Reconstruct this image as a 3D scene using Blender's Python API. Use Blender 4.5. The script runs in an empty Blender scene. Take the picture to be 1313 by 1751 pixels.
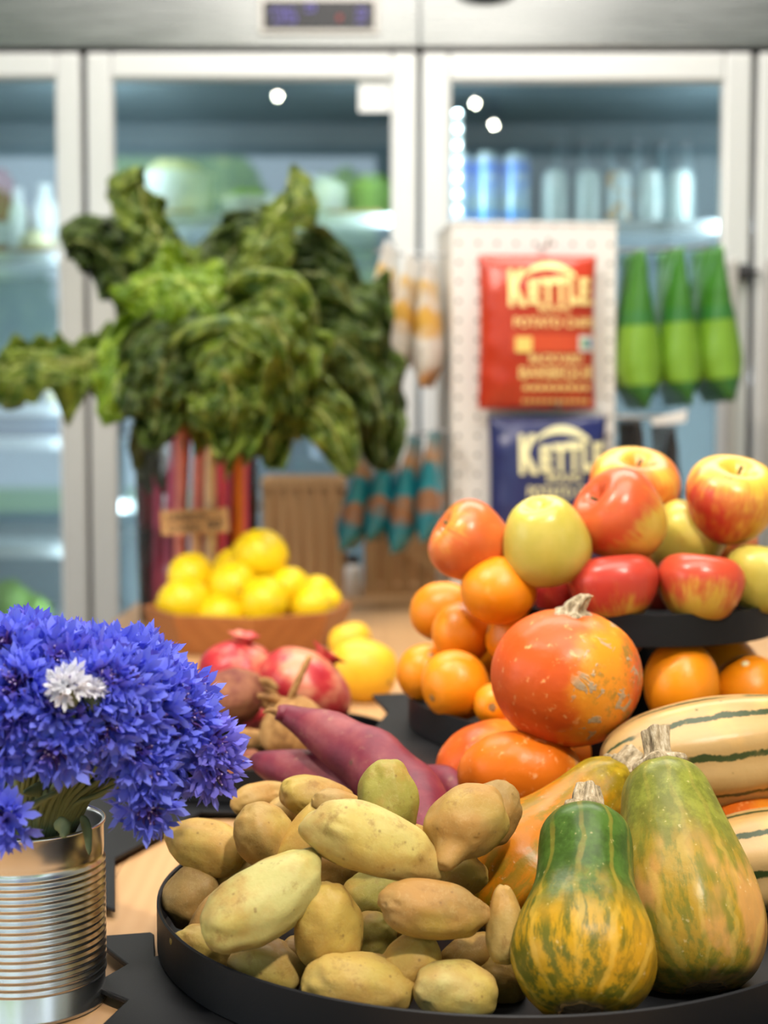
import bpy, math, random
from math import sin, cos, pi, radians, atan2, sqrt, exp, tan
from mathutils import Vector, Matrix, noise

# ------------------------------------------------------------------ camera, world, lights
S = bpy.context.scene
COL = S.collection
T = 0.90                      # height of the table top
H = 0.383                     # camera height above the table
PITCH = radians(3.8)
F = 2650.0                    # focal length in pixels of the 1313 x 1751 frame
CAM = Vector((0, 0, T + H))
cd = bpy.data.cameras.new('camera'); cam = bpy.data.objects.new('camera', cd); COL.objects.link(cam)
cam.location = CAM; cam.rotation_euler = (pi / 2 - PITCH, 0, 0)
cd.sensor_fit = 'VERTICAL'; cd.sensor_height = 36.0; cd.sensor_width = 27.0
cd.lens = 36.0 * F / 1751.0
cd.clip_start = 0.05
cd.dof.use_dof = True; cd.dof.focus_distance = 1.02
APERTURE = 0.0105             # metres across
cd.dof.aperture_fstop = cd.lens / 1000.0 / APERTURE
S.camera = cam
S.view_settings.view_transform = 'Standard'; S.view_settings.look = 'None'
S.view_settings.gamma = 1.0; S.view_settings.use_curve_mapping = False
S.view_settings.exposure = 0.25
cy = S.cycles
cy.max_bounces = 7; cy.diffuse_bounces = 3; cy.glossy_bounces = 4; cy.transmission_bounces = 4
cy.transparent_max_bounces = 12; cy.caustics_reflective = False; cy.caustics_refractive = False
cy.sample_clamp_indirect = 4.0

W = bpy.data.worlds.new('sky'); S.world = W; W.use_nodes = True
wb = W.node_tree.nodes['Background']
wb.inputs[0].default_value = (0.72, 0.86, 1.0, 1); wb.inputs[1].default_value = 1.5

def area(name, loc, target, sx, sy, power, col=(1, 1, 1)):
    l = bpy.data.lights.new(name, 'AREA'); l.shape = 'RECTANGLE'; l.size = sx; l.size_y = sy
    l.energy = power; l.color = col
    o = bpy.data.objects.new(name, l); COL.objects.link(o); o.location = loc
    o.rotation_euler = (Vector(target) - Vector(loc)).to_track_quat('-Z', 'Y').to_euler()
    return o
def spot(name, loc, target, power, ang=50, col=(1, 1, 1), r=0.05):
    l = bpy.data.lights.new(name, 'SPOT'); l.energy = power; l.color = col; l.spot_size = radians(ang); l.spot_blend = 0.5
    l.shadow_soft_size = r
    o = bpy.data.objects.new(name, l); COL.objects.link(o); o.location = loc
    o.rotation_euler = (Vector(target) - Vector(loc)).to_track_quat('-Z', 'Y').to_euler()
    return o
WARM = (1.0, 0.91, 0.80)
area('ceiling_panel_over_table', (0.1, 0.9, 3.0), (0.1, 0.9, 0), 1.5, 1.1, 36, (1.0, 0.93, 0.84))
area('ceiling_panel_rear', (0.1, 2.7, 3.0), (0.1, 2.7, 0), 2.6, 0.9, 60, (1.0, 0.95, 0.88))
area('left_fill_area', (-3.3, 0.6, 1.8), (0.0, 1.5, 1.1), 2.6, 1.8, 38, (0.90, 0.96, 1.0))  # added area lamp imitating side daylight; the left wall has no window
spot('track_spot', (0.55, -0.1, 2.75), (0.05, 1.05, T), 140, 60, WARM, 0.07)
spot('track_spot_rear', (-0.9, 0.9, 2.75), (-0.1, 2.3, T + .25), 95, 70, WARM, 0.04)
sun = bpy.data.lights.new('sun', 'SUN'); sun.energy = 7.0; sun.angle = 0.02
so = bpy.data.objects.new('sun', sun); COL.objects.link(so); so.rotation_euler = Vector((0.3, -1, -0.8)).to_track_quat('-Z', 'Y').to_euler()

# ------------------------------------------------------------------ geometry of the view
FW = Vector((0, cos(PITCH), -sin(PITCH))); UP = Vector((0, sin(PITCH), cos(PITCH))); RT = Vector((1, 0, 0))
def ray(px, py): return FW + RT * ((px - 656.5) / F) - UP * ((py - 875.5) / F)
def PZ(px, py, z):                       # point seen at a pixel, at height z above the table
    d = ray(px, py); return CAM + d * ((T + z - CAM.z) / d.z)
def PD(px, py, D):                       # point seen at a pixel, D metres ahead
    d = ray(px, py); return CAM + d * (D / d.y)
def depth(p): return (Vector(p) - CAM).dot(FW)
def M(npx, p): return npx * depth(p) / F  # pixels to metres at p
def axis(a, b=0):                        # direction: a = angle in the view, b = tilt away
    a = radians(a); b = radians(b)
    return (RT * cos(a) + UP * sin(a)) * cos(b) + FW * sin(b)

# ------------------------------------------------------------------ objects
def tag(o, label=None, cat=None, group=None, kind=None):
    if label: o['label'] = label
    if cat: o['category'] = cat
    if group: o['group'] = group
    if kind: o['kind'] = kind
    return o
def link(name, data, parent=None, mat=None):
    o = bpy.data.objects.new(name, data); COL.objects.link(o)
    if parent is not None: o.parent = parent
    return o
def empty(name, loc, rot=None):
    o = bpy.data.objects.new(name, None); COL.objects.link(o); o.empty_display_size = 0.02
    o.matrix_world = Matrix.Translation(loc) @ (rot.to_4x4() if rot else Matrix.Identity(4))
    o['_m'] = 0; del o['_m']
    return o
def mesh(name, V, Fc, mat=None, smooth=True, uv=None, mats=None, midx=None):
    me = bpy.data.meshes.new(name); me.from_pydata([tuple(v) for v in V], [], Fc); me.update()
    for m in (mats or ([mat] if mat else [])): me.materials.append(m)
    me.polygons.foreach_set('use_smooth', [smooth] * len(me.polygons))
    if midx: me.polygons.foreach_set('material_index', midx)
    if uv:
        l = me.uv_layers.new(name='UVMap')
        for lp in me.loops: l.data[lp.index].uv = uv[lp.vertex_index]
    return me
def obj(name, VF, mat, parent=None, smooth=True, origin=None, **k):
    V, Fc = VF[0], VF[1]
    if origin is not None: V = [Vector(v) - Vector(origin) for v in V]
    o = link(name, mesh(name, V, Fc, mat, smooth, **k), parent)
    if origin is not None: o.location = origin
    return o
def smooth_angle(o, deg=35):
    me = o.data
    me.set_sharp_from_angle(angle=radians(deg)); return o
def bevel(o, w=0.002, seg=2):
    b = o.modifiers.new('bevel', 'BEVEL'); b.width = w; b.segments = seg; b.limit_method = 'ANGLE'; b.angle_limit = radians(40); return o
def subd(o, n=1):
    s = o.modifiers.new('sub', 'SUBSURF'); s.levels = n; s.render_levels = n; return o
def frame(z, hint=None):                 # rotation whose local Z runs along z, local -Y roughly faces the camera
    z = Vector(z).normalized(); y = Vector(hint) if hint is not None else FW.copy()
    y = (y - z * y.dot(z)).normalized(); x = y.cross(z)
    return Matrix((x, y, z)).transposed()
def xframe(x, hint=None):                # rotation whose local X runs along x, local Z roughly up
    x = Vector(x).normalized(); z = Vector(hint) if hint is not None else Vector((0, -.5, 1))
    z = (z - x * z.dot(x)).normalized(); y = z.cross(x)
    return Matrix((x, y, z)).transposed()

# ------------------------------------------------------------------ shapes
def join(parts):
    V, Fc = [], []
    for v, f in parts:
        n = len(V); V += list(v); Fc += [tuple(i + n for i in q) for q in f]
    return V, Fc
def box(x0, x1, y0, y1, z0, z1):
    V = [(x, y, z) for z in (z0, z1) for y in (y0, y1) for x in (x0, x1)]
    return V, [(0, 2, 3, 1), (4, 5, 7, 6), (0, 1, 5, 4), (2, 6, 7, 3), (0, 4, 6, 2), (1, 3, 7, 5)]
def xf(VF, m): return [m @ Vector(v) for v in VF[0]], VF[1]
def catmull(P, n):
    P = [Vector(p) for p in P]; out = []
    Q = [P[0] * 2 - P[1]] + P + [P[-1] * 2 - P[-2]]
    segs = len(P) - 1
    for k in range(n):
        t = k / (n - 1) * segs; i = min(int(t), segs - 1); t -= i
        a, b, c, d = Q[i:i + 4]
        out.append(0.5 * ((2 * b) + (c - a) * t + (2 * a - 5 * b + 4 * c - d) * t * t + (3 * b - a - 3 * c + d) * t ** 3))
    return out
def curve1(vals, n):
    return [v.x for v in catmull([Vector((a, 0, 0)) for a in vals], n)]
def lathe(prof, seg=48, n=None, mod=None, close=True):   # prof: (r, z); mod(theta, k) scales the radius
    P = [Vector((r, 0, z)) for r, z in prof]
    if n: P = catmull(P, n)
    V, Fc = [], []
    for k, p in enumerate(P):
        for j in range(seg):
            th = 2 * pi * j / seg; r = max(p.x, 0.0) * (mod(th, k / (len(P) - 1)) if mod else 1)
            V.append((r * cos(th), r * sin(th), p.z))
    for k in range(len(P) - 1):
        for j in range(seg):
            a, b = k * seg + j, k * seg + (j + 1) % seg
            Fc.append((a, b, b + seg, a + seg))
    if close:
        Fc.append(tuple(range(seg))[::-1]); Fc.append(tuple((len(P) - 1) * seg + j for j in range(seg)))
    return V, Fc
def sweep(P, R, seg=12, n=24, nz=0.0, nf=30, seed=0, flat=1.0, hint=None):
    P = catmull(P, n); R = curve1(R, n); V, Fc = [], []
    nrm = None
    for k in range(n):
        t = (P[min(k + 1, n - 1)] - P[max(k - 1, 0)]).normalized()
        if nrm is None:
            h = Vector(hint) if hint is not None else (Vector((0, 0, 1)) if abs(t.z) < .9 else Vector((1, 0, 0)))
            nrm = (h - t * h.dot(t)).normalized()
        nrm = (nrm - t * nrm.dot(t)).normalized(); bi = t.cross(nrm)
        for j in range(seg):
            a = 2 * pi * j / seg; d = nrm * (cos(a) * flat) + bi * sin(a); r = max(R[k], 1e-5)
            v = P[k] + d * r
            if nz: v = v + d * r * nz * noise.noise(v * nf + Vector((seed * 7.3, 0, 0)))
            V.append(v)
    for k in range(n - 1):
        for j in range(seg):
            a, b = k * seg + j, k * seg + (j + 1) % seg; Fc.append((a, b, b + seg, a + seg))
    Fc.append(tuple(range(seg))[::-1]); Fc.append(tuple((n - 1) * seg + j for j in range(seg)))
    return V, Fc
def ball(seg=40, rings=26):
    V = [(0, 0, -1)]; Fc = []
    for i in range(1, rings):
        p = -pi / 2 + pi * i / rings
        for j in range(seg):
            a = 2 * pi * j / seg; V.append((cos(p) * cos(a), cos(p) * sin(a), sin(p)))
    V.append((0, 0, 1)); top = len(V) - 1
    for j in range(seg): Fc.append((0, 1 + (j + 1) % seg, 1 + j))
    for i in range(rings - 2):
        for j in range(seg):
            a, b = 1 + i * seg + j, 1 + i * seg + (j + 1) % seg; Fc.append((a, b, b + seg, a + seg))
    o = 1 + (rings - 2) * seg
    for j in range(seg): Fc.append((o + j, o + (j + 1) % seg, top))
    return V, Fc
def prism(poly, z0, z1):                 # polygon (x, y), counter-clockwise
    n = len(poly)
    V = [(x, y, z0) for x, y in poly] + [(x, y, z1) for x, y in poly]
    Fc = [tuple(range(n))[::-1], tuple(range(n, 2 * n))] + [(i, (i + 1) % n, n + (i + 1) % n, n + i) for i in range(n)]
    return V, Fc

# ------------------------------------------------------------------ materials
class Mat:
    def __init__(s, name, base=(.8, .8, .8), rough=.5, metal=0., spec=.5, **k):
        s.m = bpy.data.materials.new(name); s.m.use_nodes = True; s.t = s.m.node_tree
        s.b = s.t.nodes['Principled BSDF']; s.out = s.t.nodes['Material Output']
        s.set('Base Color', base); s.set('Roughness', rough); s.set('Metallic', metal); s.set('Specular IOR Level', spec)
        for a, v in k.items(): s.set(a.replace('_', ' '), v)
    def set(s, name, v):
        i = s.b.inputs[name]
        if isinstance(v, bpy.types.NodeSocket): s.t.links.new(v, i)
        else: i.default_value = (*v, 1) if isinstance(v, tuple) and len(v) == 3 and i.type == 'RGBA' else v
    def n(s, typ, **k):
        x = s.t.nodes.new(typ)
        for a, v in k.items(): setattr(x, a, v)
        return x
    def put(s, i, v):
        if isinstance(v, bpy.types.NodeSocket): s.t.links.new(v, i)
        elif v is not None: i.default_value = (*v, 1) if isinstance(v, tuple) and len(v) == 3 and i.type == 'RGBA' else v
    def co(s, which='Object'): return s.n('ShaderNodeTexCoord').outputs[which]
    def info(s, o): return s.n('ShaderNodeObjectInfo').outputs[o]
    def vmath(s, op, a, b=None):
        x = s.n('ShaderNodeVectorMath', operation=op); s.put(x.inputs[0], a); s.put(x.inputs[1], b); return x.outputs[0]
    def rnd(s):                          # object coordinates shifted per object
        x = s.n('ShaderNodeVectorMath', operation='ADD'); s.put(x.inputs[0], s.co())
        c = s.n('ShaderNodeCombineXYZ'); r = s.math('MULTIPLY', s.info('Random'), 41.0)
        for i in range(3): s.put(c.inputs[i], r)
        s.put(x.inputs[1], c.outputs[0]); return x.outputs[0]
    def map(s, v, scale=(1, 1, 1), rot=(0, 0, 0)):
        x = s.n('ShaderNodeMapping'); s.put(x.inputs[0], v); x.inputs['Scale'].default_value = scale; x.inputs['Rotation'].default_value = rot; return x.outputs[0]
    def noise(s, v, scale, detail=3., rough=.5, dist=0.):
        x = s.n('ShaderNodeTexNoise'); s.put(x.inputs['Vector'], v); s.put(x.inputs['Scale'], scale); s.put(x.inputs['Detail'], detail)
        s.put(x.inputs['Roughness'], rough); s.put(x.inputs['Distortion'], dist); return x.outputs['Fac']
    def voro(s, v, scale, feature='F1'):
        x = s.n('ShaderNodeTexVoronoi', feature=feature); s.put(x.inputs['Vector'], v); s.put(x.inputs['Scale'], scale); return x.outputs['Distance']
    def math(s, op, a, b=None, c=None, clamp=False):
        x = s.n('ShaderNodeMath', operation=op, use_clamp=clamp); s.put(x.inputs[0], a); s.put(x.inputs[1], b); s.put(x.inputs[2], c); return x.outputs[0]
    def sep(s, v):
        x = s.n('ShaderNodeSeparateXYZ'); s.put(x.inputs[0], v); return x.outputs
    def sepc(s, v):
        x = s.n('ShaderNodeSeparateColor'); s.put(x.inputs[0], v); return x.outputs
    def ramp(s, f, stops, interp='LINEAR'):
        x = s.n('ShaderNodeValToRGB'); x.color_ramp.interpolation = interp; e = x.color_ramp.elements
        while len(e) < len(stops): e.new(.5)
        for q, (p, c) in zip(e, stops):
            q.position = p; q.color = (*c, 1) if isinstance(c, tuple) else (c, c, c, 1)
        s.put(x.inputs[0], f); return x.outputs[0]
    def mix(s, f, a, b, mode='MIX'):
        x = s.n('ShaderNodeMix', data_type='RGBA', blend_type=mode); s.put(x.inputs[0], f); s.put(x.inputs[6], a); s.put(x.inputs[7], b); return x.outputs[2]
    def step(s, f, lo, hi):
        x = s.n('ShaderNodeMapRange', interpolation_type='SMOOTHSTEP'); s.put(x.inputs[0], f); s.put(x.inputs[1], lo); s.put(x.inputs[2], hi); return x.outputs[0]
    def bump(s, h, strength=.3, dist=.002):
        x = s.n('ShaderNodeBump'); s.put(x.inputs['Height'], h); x.inputs['Strength'].default_value = strength; x.inputs['Distance'].default_value = dist
        s.put(s.b.inputs['Normal'], x.outputs[0])

def plain(name, base, rough=.5, metal=0., spec=.5, var=.08, sc=60, **k):
    g = Mat(name, base, rough, metal, spec, **k)
    n = g.noise(g.rnd(), sc, 3)
    g.set('Base Color', g.mix(n, tuple(c * (1 - var) for c in base), tuple(min(1, c * (1 + var)) for c in base)))
    return g.m
def emit(name, col, st):
    g = Mat(name, (0, 0, 0), .5); g.set('Emission Color', col); g.set('Emission Strength', st); return g.m
def glassy(name, refl=.08, tint=(1, 1, 1), rough=0.0):    # clear sheet: see-through plus a mirror image by fresnel
    g = Mat(name); t = g.t
    tr = g.n('ShaderNodeBsdfTransparent'); tr.inputs[0].default_value = (*tint, 1)
    gl = g.n('ShaderNodeBsdfGlossy'); gl.inputs['Roughness'].default_value = rough
    lw = g.n('ShaderNodeFresnel'); lw.inputs[0].default_value = 1.5
    mx = g.n('ShaderNodeMixShader')
    t.links.new(g.math('ADD', lw.outputs[0], refl, clamp=True), mx.inputs[0]); t.links.new(tr.outputs[0], mx.inputs[1]); t.links.new(gl.outputs[0], mx.inputs[2])
    t.links.new(mx.outputs[0], g.out.inputs[0]); return g.m

# potato skin; the object colour carries each tuber's tone, darkened for buried ones
g = Mat('potato_skin', rough=.46, spec=.22); v = g.rnd(); oc = g.info('Color')
c = g.mix(g.step(g.noise(v, 28, 4, .6), .38, .66), oc, g.mix(.6, oc, (.40, .19, .04)))
c = g.mix(g.math('MULTIPLY', g.step(g.noise(v, 17, 2), .52, .7), .35), c, (.46, .40, .06))
c = g.mix(g.math('MULTIPLY', g.step(g.noise(v, 70, 6, .75), .53, .70), .55), c, (.22, .11, .03))
sp = g.step(g.voro(v, 95), .13, .05)
c = g.mix(g.math('MULTIPLY', sp, .55), c, (.17, .09, .03)); g.set('Base Color', c)
c = g.mix(g.math('MULTIPLY', g.step(g.math('ABSOLUTE', g.math('SUBTRACT', g.noise(v, 85, 4, .6, 1.2), .5)), .018, .004), .14), c, (.62, .48, .22)); g.set('Base Color', c)
g.bump(g.math('ADD', g.noise(v, 260, 4, .6), g.math('MULTIPLY', g.noise(v, 60, 3), 1.4)), .25, .0015)
g.set('Roughness', g.math('ADD', g.math('MULTIPLY', g.noise(v, 40), .25), .40)); POTATO = g.m

g = Mat('sweet_potato_skin', rough=.5, spec=.35); v = g.rnd()
c = g.ramp(g.noise(v, 22, 5, .6), [(.3, (.085, .007, .022)), (.52, (.17, .017, .034)), (.75, (.27, .062, .062))])
c = g.mix(g.math('MULTIPLY', g.step(g.noise(v, 75, 5, .7), .58, .72), .6), c, (.30, .15, .10))
c = g.mix(g.step(g.voro(v, 34), .10, .04), c, (.12, .05, .03)); g.set('Base Color', c)
g.bump(g.noise(v, 170, 5, .6), .3, .0015); SWEET = g.m

# red kuri squash: orange-red with a yellow-orange ground spot and corky scars on the side facing +X-Y
g = Mat('kuri_skin', rough=.36, spec=.28); v = g.co(); oc = g.info('Color'); ocs = g.sepc(oc)
x, y, z = g.sep(v)
side = g.math('ADD', g.math('MULTIPLY', x, 13.), g.math('MULTIPLY', y, -5.))
side = g.math('ADD', side, g.math('MULTIPLY', g.noise(v, 30, 3), .9))
spot = g.math('MULTIPLY', g.step(side, .50, .95), g.step(g.math('ADD', g.math('MULTIPLY', x, 16.), g.math('MULTIPLY', g.noise(v, 45), .25)), 1.0, .62))
base = g.mix(g.noise(v, 16, 3), g.mix(ocs[0], (.56, .052, .006), (.68, .14, .005)), g.mix(ocs[0], (.68, .11, .020), (.76, .20, .008)))
base = g.mix(g.step(g.noise(v, 130, 3), .6, .75), base, (.85, .36, .12))
c = g.mix(g.math('MULTIPLY', spot, .85), base, (.82, .31, .02))
scar = g.math('MULTIPLY', g.math('MULTIPLY', g.step(g.noise(v, 62, 3, .6, .8), .57, .62), g.step(side, .55, .9)), ocs[1])
c = g.mix(g.math('MULTIPLY', g.math('MULTIPLY', g.step(g.noise(v, 42, 5, .7), .50, .62), g.step(side, .7, 1.1)), g.math('MULTIPLY', ocs[1], .75)), c, (.21, .17, .03))
c = g.mix(scar, c, g.mix(g.noise(v, 300), (.20, .13, .07), (.66, .47, .28)))
dots = g.step(g.voro(v, 75), .09, .04); c = g.mix(g.math('MULTIPLY', dots, .5), c, (.9, .55, .30))
g.set('Base Color', c); g.bump(g.math('ADD', g.noise(v, 120, 3), g.math('MULTIPLY', scar, 1.2)), .25, .002); KURI = g.m

def squash_mat(name, neck, body, line, blotch, gz, gw, nl=10., line_amt=.8, blotch_amt=.5):
    g = Mat(name, rough=.34, spec=.2); v = g.co(); x, y, z = g.sep(v)
    th = g.math('ARCTAN2', y, x); wob = g.math('MULTIPLY', g.math('SUBTRACT', g.noise(v, 26, 3), .5), .75)
    s1 = g.math('COSINE', g.math('MULTIPLY', g.math('ADD', th, wob), nl))
    up = g.step(g.math('ADD', z, g.math('MULTIPLY', g.math('SUBTRACT', g.noise(v, 34, 4), .5), .05)), gz - gw, gz + gw)
    mott = g.step(g.noise(g.map(v, (1, 1, .22)), 120, 5, .7), .42, .58)
    bd = g.mix(g.math('MULTIPLY', mott, .8), body, neck)
    bd = g.mix(g.math('MULTIPLY', g.step(g.noise(g.map(v, (1, 1, .4)), 36, 3), .50, .62), blotch_amt), bd, blotch)
    c = g.mix(up, bd, g.mix(g.step(g.noise(v, 60, 4, .7), .4, .65), neck, tuple(min(1, q * 1.7) for q in neck)))
    c = g.mix(g.math('MULTIPLY', g.math('MULTIPLY', g.step(s1, .72, .97), g.math('MULTIPLY', g.math('SUBTRACT', 1., g.math('MULTIPLY', up, .65)), line_amt)), g.step(g.noise(v, 40, 3), .30, .55)), c, line)
    c = g.mix(g.math('MULTIPLY', g.step(g.noise(v, 240, 2), .68, .76), .35), c, (.70, .55, .28))
    bl = g.math('MULTIPLY', g.step(g.math('ADD', g.math('SQRT', g.math('ADD', g.math('POWER', x, 2.), g.math('POWER', y, 2.))), g.math('MULTIPLY', g.noise(v, 120), .006)), .022, .015), g.step(z, .03, .02)); c = g.mix(bl, c, (.20, .13, .07)); g.set('Base Color', c)
    g.set('Roughness', g.math('ADD', g.math('MULTIPLY', g.noise(v, 50, 3), .3), .2))
    g.bump(g.math('ADD', g.noise(v, 140, 3), g.math('MULTIPLY', s1, -.5)), .2, .002); return g.m
NUT_GREEN = squash_mat('honeynut_green_neck', (.040, .080, .012), (.46, .26, .012), (.58, .36, .05), (.50, .25, .010), .060, .026, 10., .6)
NUT_PALE = squash_mat('honeynut_olive_and_peach', (.14, .150, .022), (.36, .22, .022), (.52, .36, .08), (.56, .28, .085), .088, .035, 12., .4, .75)
NUT_ORANGE = squash_mat('honeynut_orange', (.22, .15, .006), (.47, .155, .0015), (.50, .19, .003), (.50, .155, .0015), .125, .02, 10., .35, .9)
g = Mat('delicata_skin', rough=.36, spec=.4); v = g.co(); x, y, z = g.sep(v)
th = g.math('ARCTAN2', y, x); s1 = g.math('COSINE', g.math('ADD', g.math('MULTIPLY', th, 8.), g.math('MULTIPLY', g.noise(v, 30, 3), 1.4)))
c = g.mix(g.noise(g.map(v, (1, 1, .3)), 60, 4), (.44, .265, .085), (.54, .355, .150))
c = g.mix(g.math('MULTIPLY', g.step(g.noise(v, 22, 3), .5, .7), .6), c, (.72, .40, .12))
gr = g.math('MULTIPLY', g.step(g.math('ADD', s1, g.math('MULTIPLY', g.math('SUBTRACT', g.noise(v, 140, 4, .7), .5), .5)), .83, .95), g.step(g.noise(v, 24, 3), .34, .46))
c = g.mix(gr, c, (.035, .055, .012)); c = g.mix(g.math('MULTIPLY', g.step(g.voro(v, 70), .12, .05), .8), c, (.12, .10, .02))
g.set('Base Color', c); g.bump(g.noise(v, 120, 3), .2, .002); DELICATA = g.m
g = Mat('dry_squash_stem', rough=.85, spec=.2); v = g.rnd()
c = g.ramp(g.noise(g.map(v, (1, 1, .3)), 260, 5, .7), [(.32, (.10, .075, .04)), (.5, (.40, .31, .19)), (.68, (.66, .57, .42))]); g.set('Base Color', c)
g.bump(g.noise(g.map(v, (1, 1, .3)), 260, 5, .7), .8, .003); STEM = g.m

# apple: object colour = (amount of red, greenness, hue of the red)
g = Mat('apple_skin', rough=.30, spec=.45); v = g.co(); oc = g.sepc(g.info('Color')); vr = g.rnd()
x, y, z = g.sep(v); th = g.math('ARCTAN2', y, x)
cc = g.n('ShaderNodeCombineXYZ'); g.put(cc.inputs[0], g.math('MULTIPLY', th, .9)); g.put(cc.inputs[1], g.math('MULTIPLY', z, 6.)); g.put(cc.inputs[2], g.math('MULTIPLY', g.info('Random'), 30.))
streak = g.noise(cc.outputs[0], 9, 4, .6)
ground = g.mix(oc[1], (.70, .38, .014), (.37, .34, .034)); ground = g.mix(g.math('MULTIPLY', g.noise(vr, 60, 4), .5), ground, (.80, .62, .18))
red = g.mix(oc[2], (.40, .012, .014), (.60, .10, .022)); red = g.mix(g.noise(vr, 40, 3), red, g.mix(oc[2], (.52, .055, .040), (.66, .19, .035)))
fac = g.math('ADD', g.math('MULTIPLY', streak, .5), g.math('MULTIPLY', g.noise(vr, 17, 2), 1.1)); fac = g.math('ADD', fac, g.math('MULTIPLY', z, g.math('SUBTRACT', 11., g.math('MULTIPLY', g.info('Alpha'), 13.5))))
fac = g.math('ADD', fac, oc[0]); c = g.mix(g.step(fac, 1.12, 1.5), ground, red)
c = g.mix(g.math('MULTIPLY', g.step(g.voro(v, 190), .12, .05), .35), c, (.85, .70, .42)); g.set('Base Color', c)
g.bump(g.noise(vr, 55, 2), .12, .003); APPLE = g.m

def peel(name, lo, hi, bump=.25, rough=.36, pores=420):
    g = Mat(name, rough=rough, spec=.42); v = g.rnd(); c = g.mix(g.noise(v, 24, 3), lo, hi)
    c = g.mix(g.math('MULTIPLY', g.step(g.noise(v, 19, 4, .6), .63, .72), .35), c, (.80, .42, .12)); g.set('Base Color', c)
    g.bump(g.noise(v, pores, 2), bump, .0015); return g.m
ORANGE = peel('orange_peel', (.76, .20, .002), (.83, .29, .006)); LEMON = peel('lemon_peel', (.88, .58, .004), (.93, .69, .015))
MANGO = peel('mango_skin', (.74, .36, .010), (.82, .52, .03), .08, .42, 200)
g = Mat('pomegranate_skin', rough=.36, spec=.4); v = g.rnd()
c = g.ramp(g.noise(v, 16, 4, .6), [(.38, (.34, .008, .018)), (.50, (.46, .035, .038)), (.60, (.66, .25, .14))]); g.set('Base Color', c); g.bump(g.noise(v, 70, 3), .2, .002); POM = g.m
g = Mat('root_skin', rough=.75, spec=.2); v = g.rnd()
c = g.ramp(g.noise(v, 38, 5, .65), [(.3, (.13, .055, .02)), (.52, (.34, .18, .06)), (.75, (.48, .30, .12))]); g.set('Base Color', c); g.bump(g.noise(v, 110, 5, .65), .6, .003); ROOT = g.m
g = Mat('beet_skin', rough=.7, spec=.25); v = g.rnd()
c = g.ramp(g.noise(v, 45, 5, .65), [(.3, (.12, .02, .02)), (.55, (.26, .10, .05)), (.75, (.36, .19, .09))]); g.set('Base Color', c); g.bump(g.noise(v, 110, 5, .65), .6, .003); BEET = g.m

# woods and metals
def wood(name, lo, hi, along='y', scale=1., plank=None, rough=.45):
    g = Mat(name, rough=rough, spec=.4); v = g.co()
    sc = {'x': (.12, 1, 1), 'y': (1, .12, 1), 'z': (1, 1, .12)}[along]; sc = tuple(q * scale for q in sc)
    w = g.map(v, sc); n1 = g.noise(w, 16, 4, .6, .6)
    wv = g.n('ShaderNodeTexWave', wave_type='BANDS', bands_direction='X' if along != 'x' else 'Y'); g.put(wv.inputs['Vector'], w)
    wv.inputs['Scale'].default_value = 22; wv.inputs['Distortion'].default_value = 7; wv.inputs['Detail'].default_value = 2; wv.inputs['Detail Scale'].default_value = .8
    c = g.mix(g.math('ADD', g.math('MULTIPLY', n1, .75), g.math('MULTIPLY', wv.outputs['Fac'], .22)), lo, hi)
    if plank:
        xx = g.math('DIVIDE', g.sep(v)[0 if along != 'x' else 1], plank); fr = g.math('FRACT', xx); tone = g.noise(g.math('FLOOR', xx), 7.7, 0)
        c = g.mix(g.math('MULTIPLY', tone, .35), c, tuple(q * .72 for q in lo)); c = g.mix(g.step(g.math('ABSOLUTE', g.math('SUBTRACT', fr, .5)), .494, .499), c, tuple(q * .45 for q in lo))
    g.set('Base Color', c); g.bump(n1, .06, .001); return g.m
MAPLE = wood('maple_wood', (.44, .24, .10), (.62, .385, .19), 'y', plank=.11)
BOWLWOOD = wood('bowl_wood', (.26, .085, .022), (.44, .17, .050), 'x', rough=.35)
CRATEWOOD = wood('crate_wood', (.46, .26, .11), (.66, .42, .21), 'z', rough=.6)
SIGNWOOD = wood('sign_wood', (.56, .28, .10), (.70, .40, .17), 'x', rough=.6)
g = Mat('black_powder_coat', (.008, .0085, .010), .48, spec=.22); v = g.co(); g.bump(g.noise(v, 900, 2), .12, .0006); BLACK = g.m
g = Mat('tin_plate', (.78, .77, .75), .17, 1.0); v = g.co()
g.set('Roughness', g.math('ADD', g.math('MULTIPLY', g.noise(v, 30, 2), .10), .20)); g.bump(g.noise(v, 45, 2), .05, .002); TIN = g.m
g = Mat('brushed_steel', (.33, .34, .34), .3, 1.0); v = g.co()
g.set('Roughness', g.math('ADD', g.math('MULTIPLY', g.noise(g.map(v, (.04, 1, 1)), 160, 3), .18), .20)); g.bump(g.noise(v, 3.2, 1), .10, .03); STEEL = g.m
ALU = plain('aluminium_frame', (.74, .74, .73), .34, .35, var=.03); HANDLE = plain('handle_aluminium', (.52, .49, .46), .38, .5, var=.04)
WHITE = plain('white_enamel', (.80, .79, .77), .4, var=.02); DARKGREY = plain('dark_rubber', (.03, .03, .032), .6)
FRIDGE_IN = plain('fridge_liner', (.30, .36, .39), .5, var=.05)
GLASS = glassy('door_glass', .10, (.86, .94, .96)); VASEGLASS = glassy('vase_glass', .02, (.95, .97, .97)); WATER = glassy('water', .0, (.95, .93, .92))
PANE = glassy('bottle_glass', .05, (.80, .90, .90))

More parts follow.
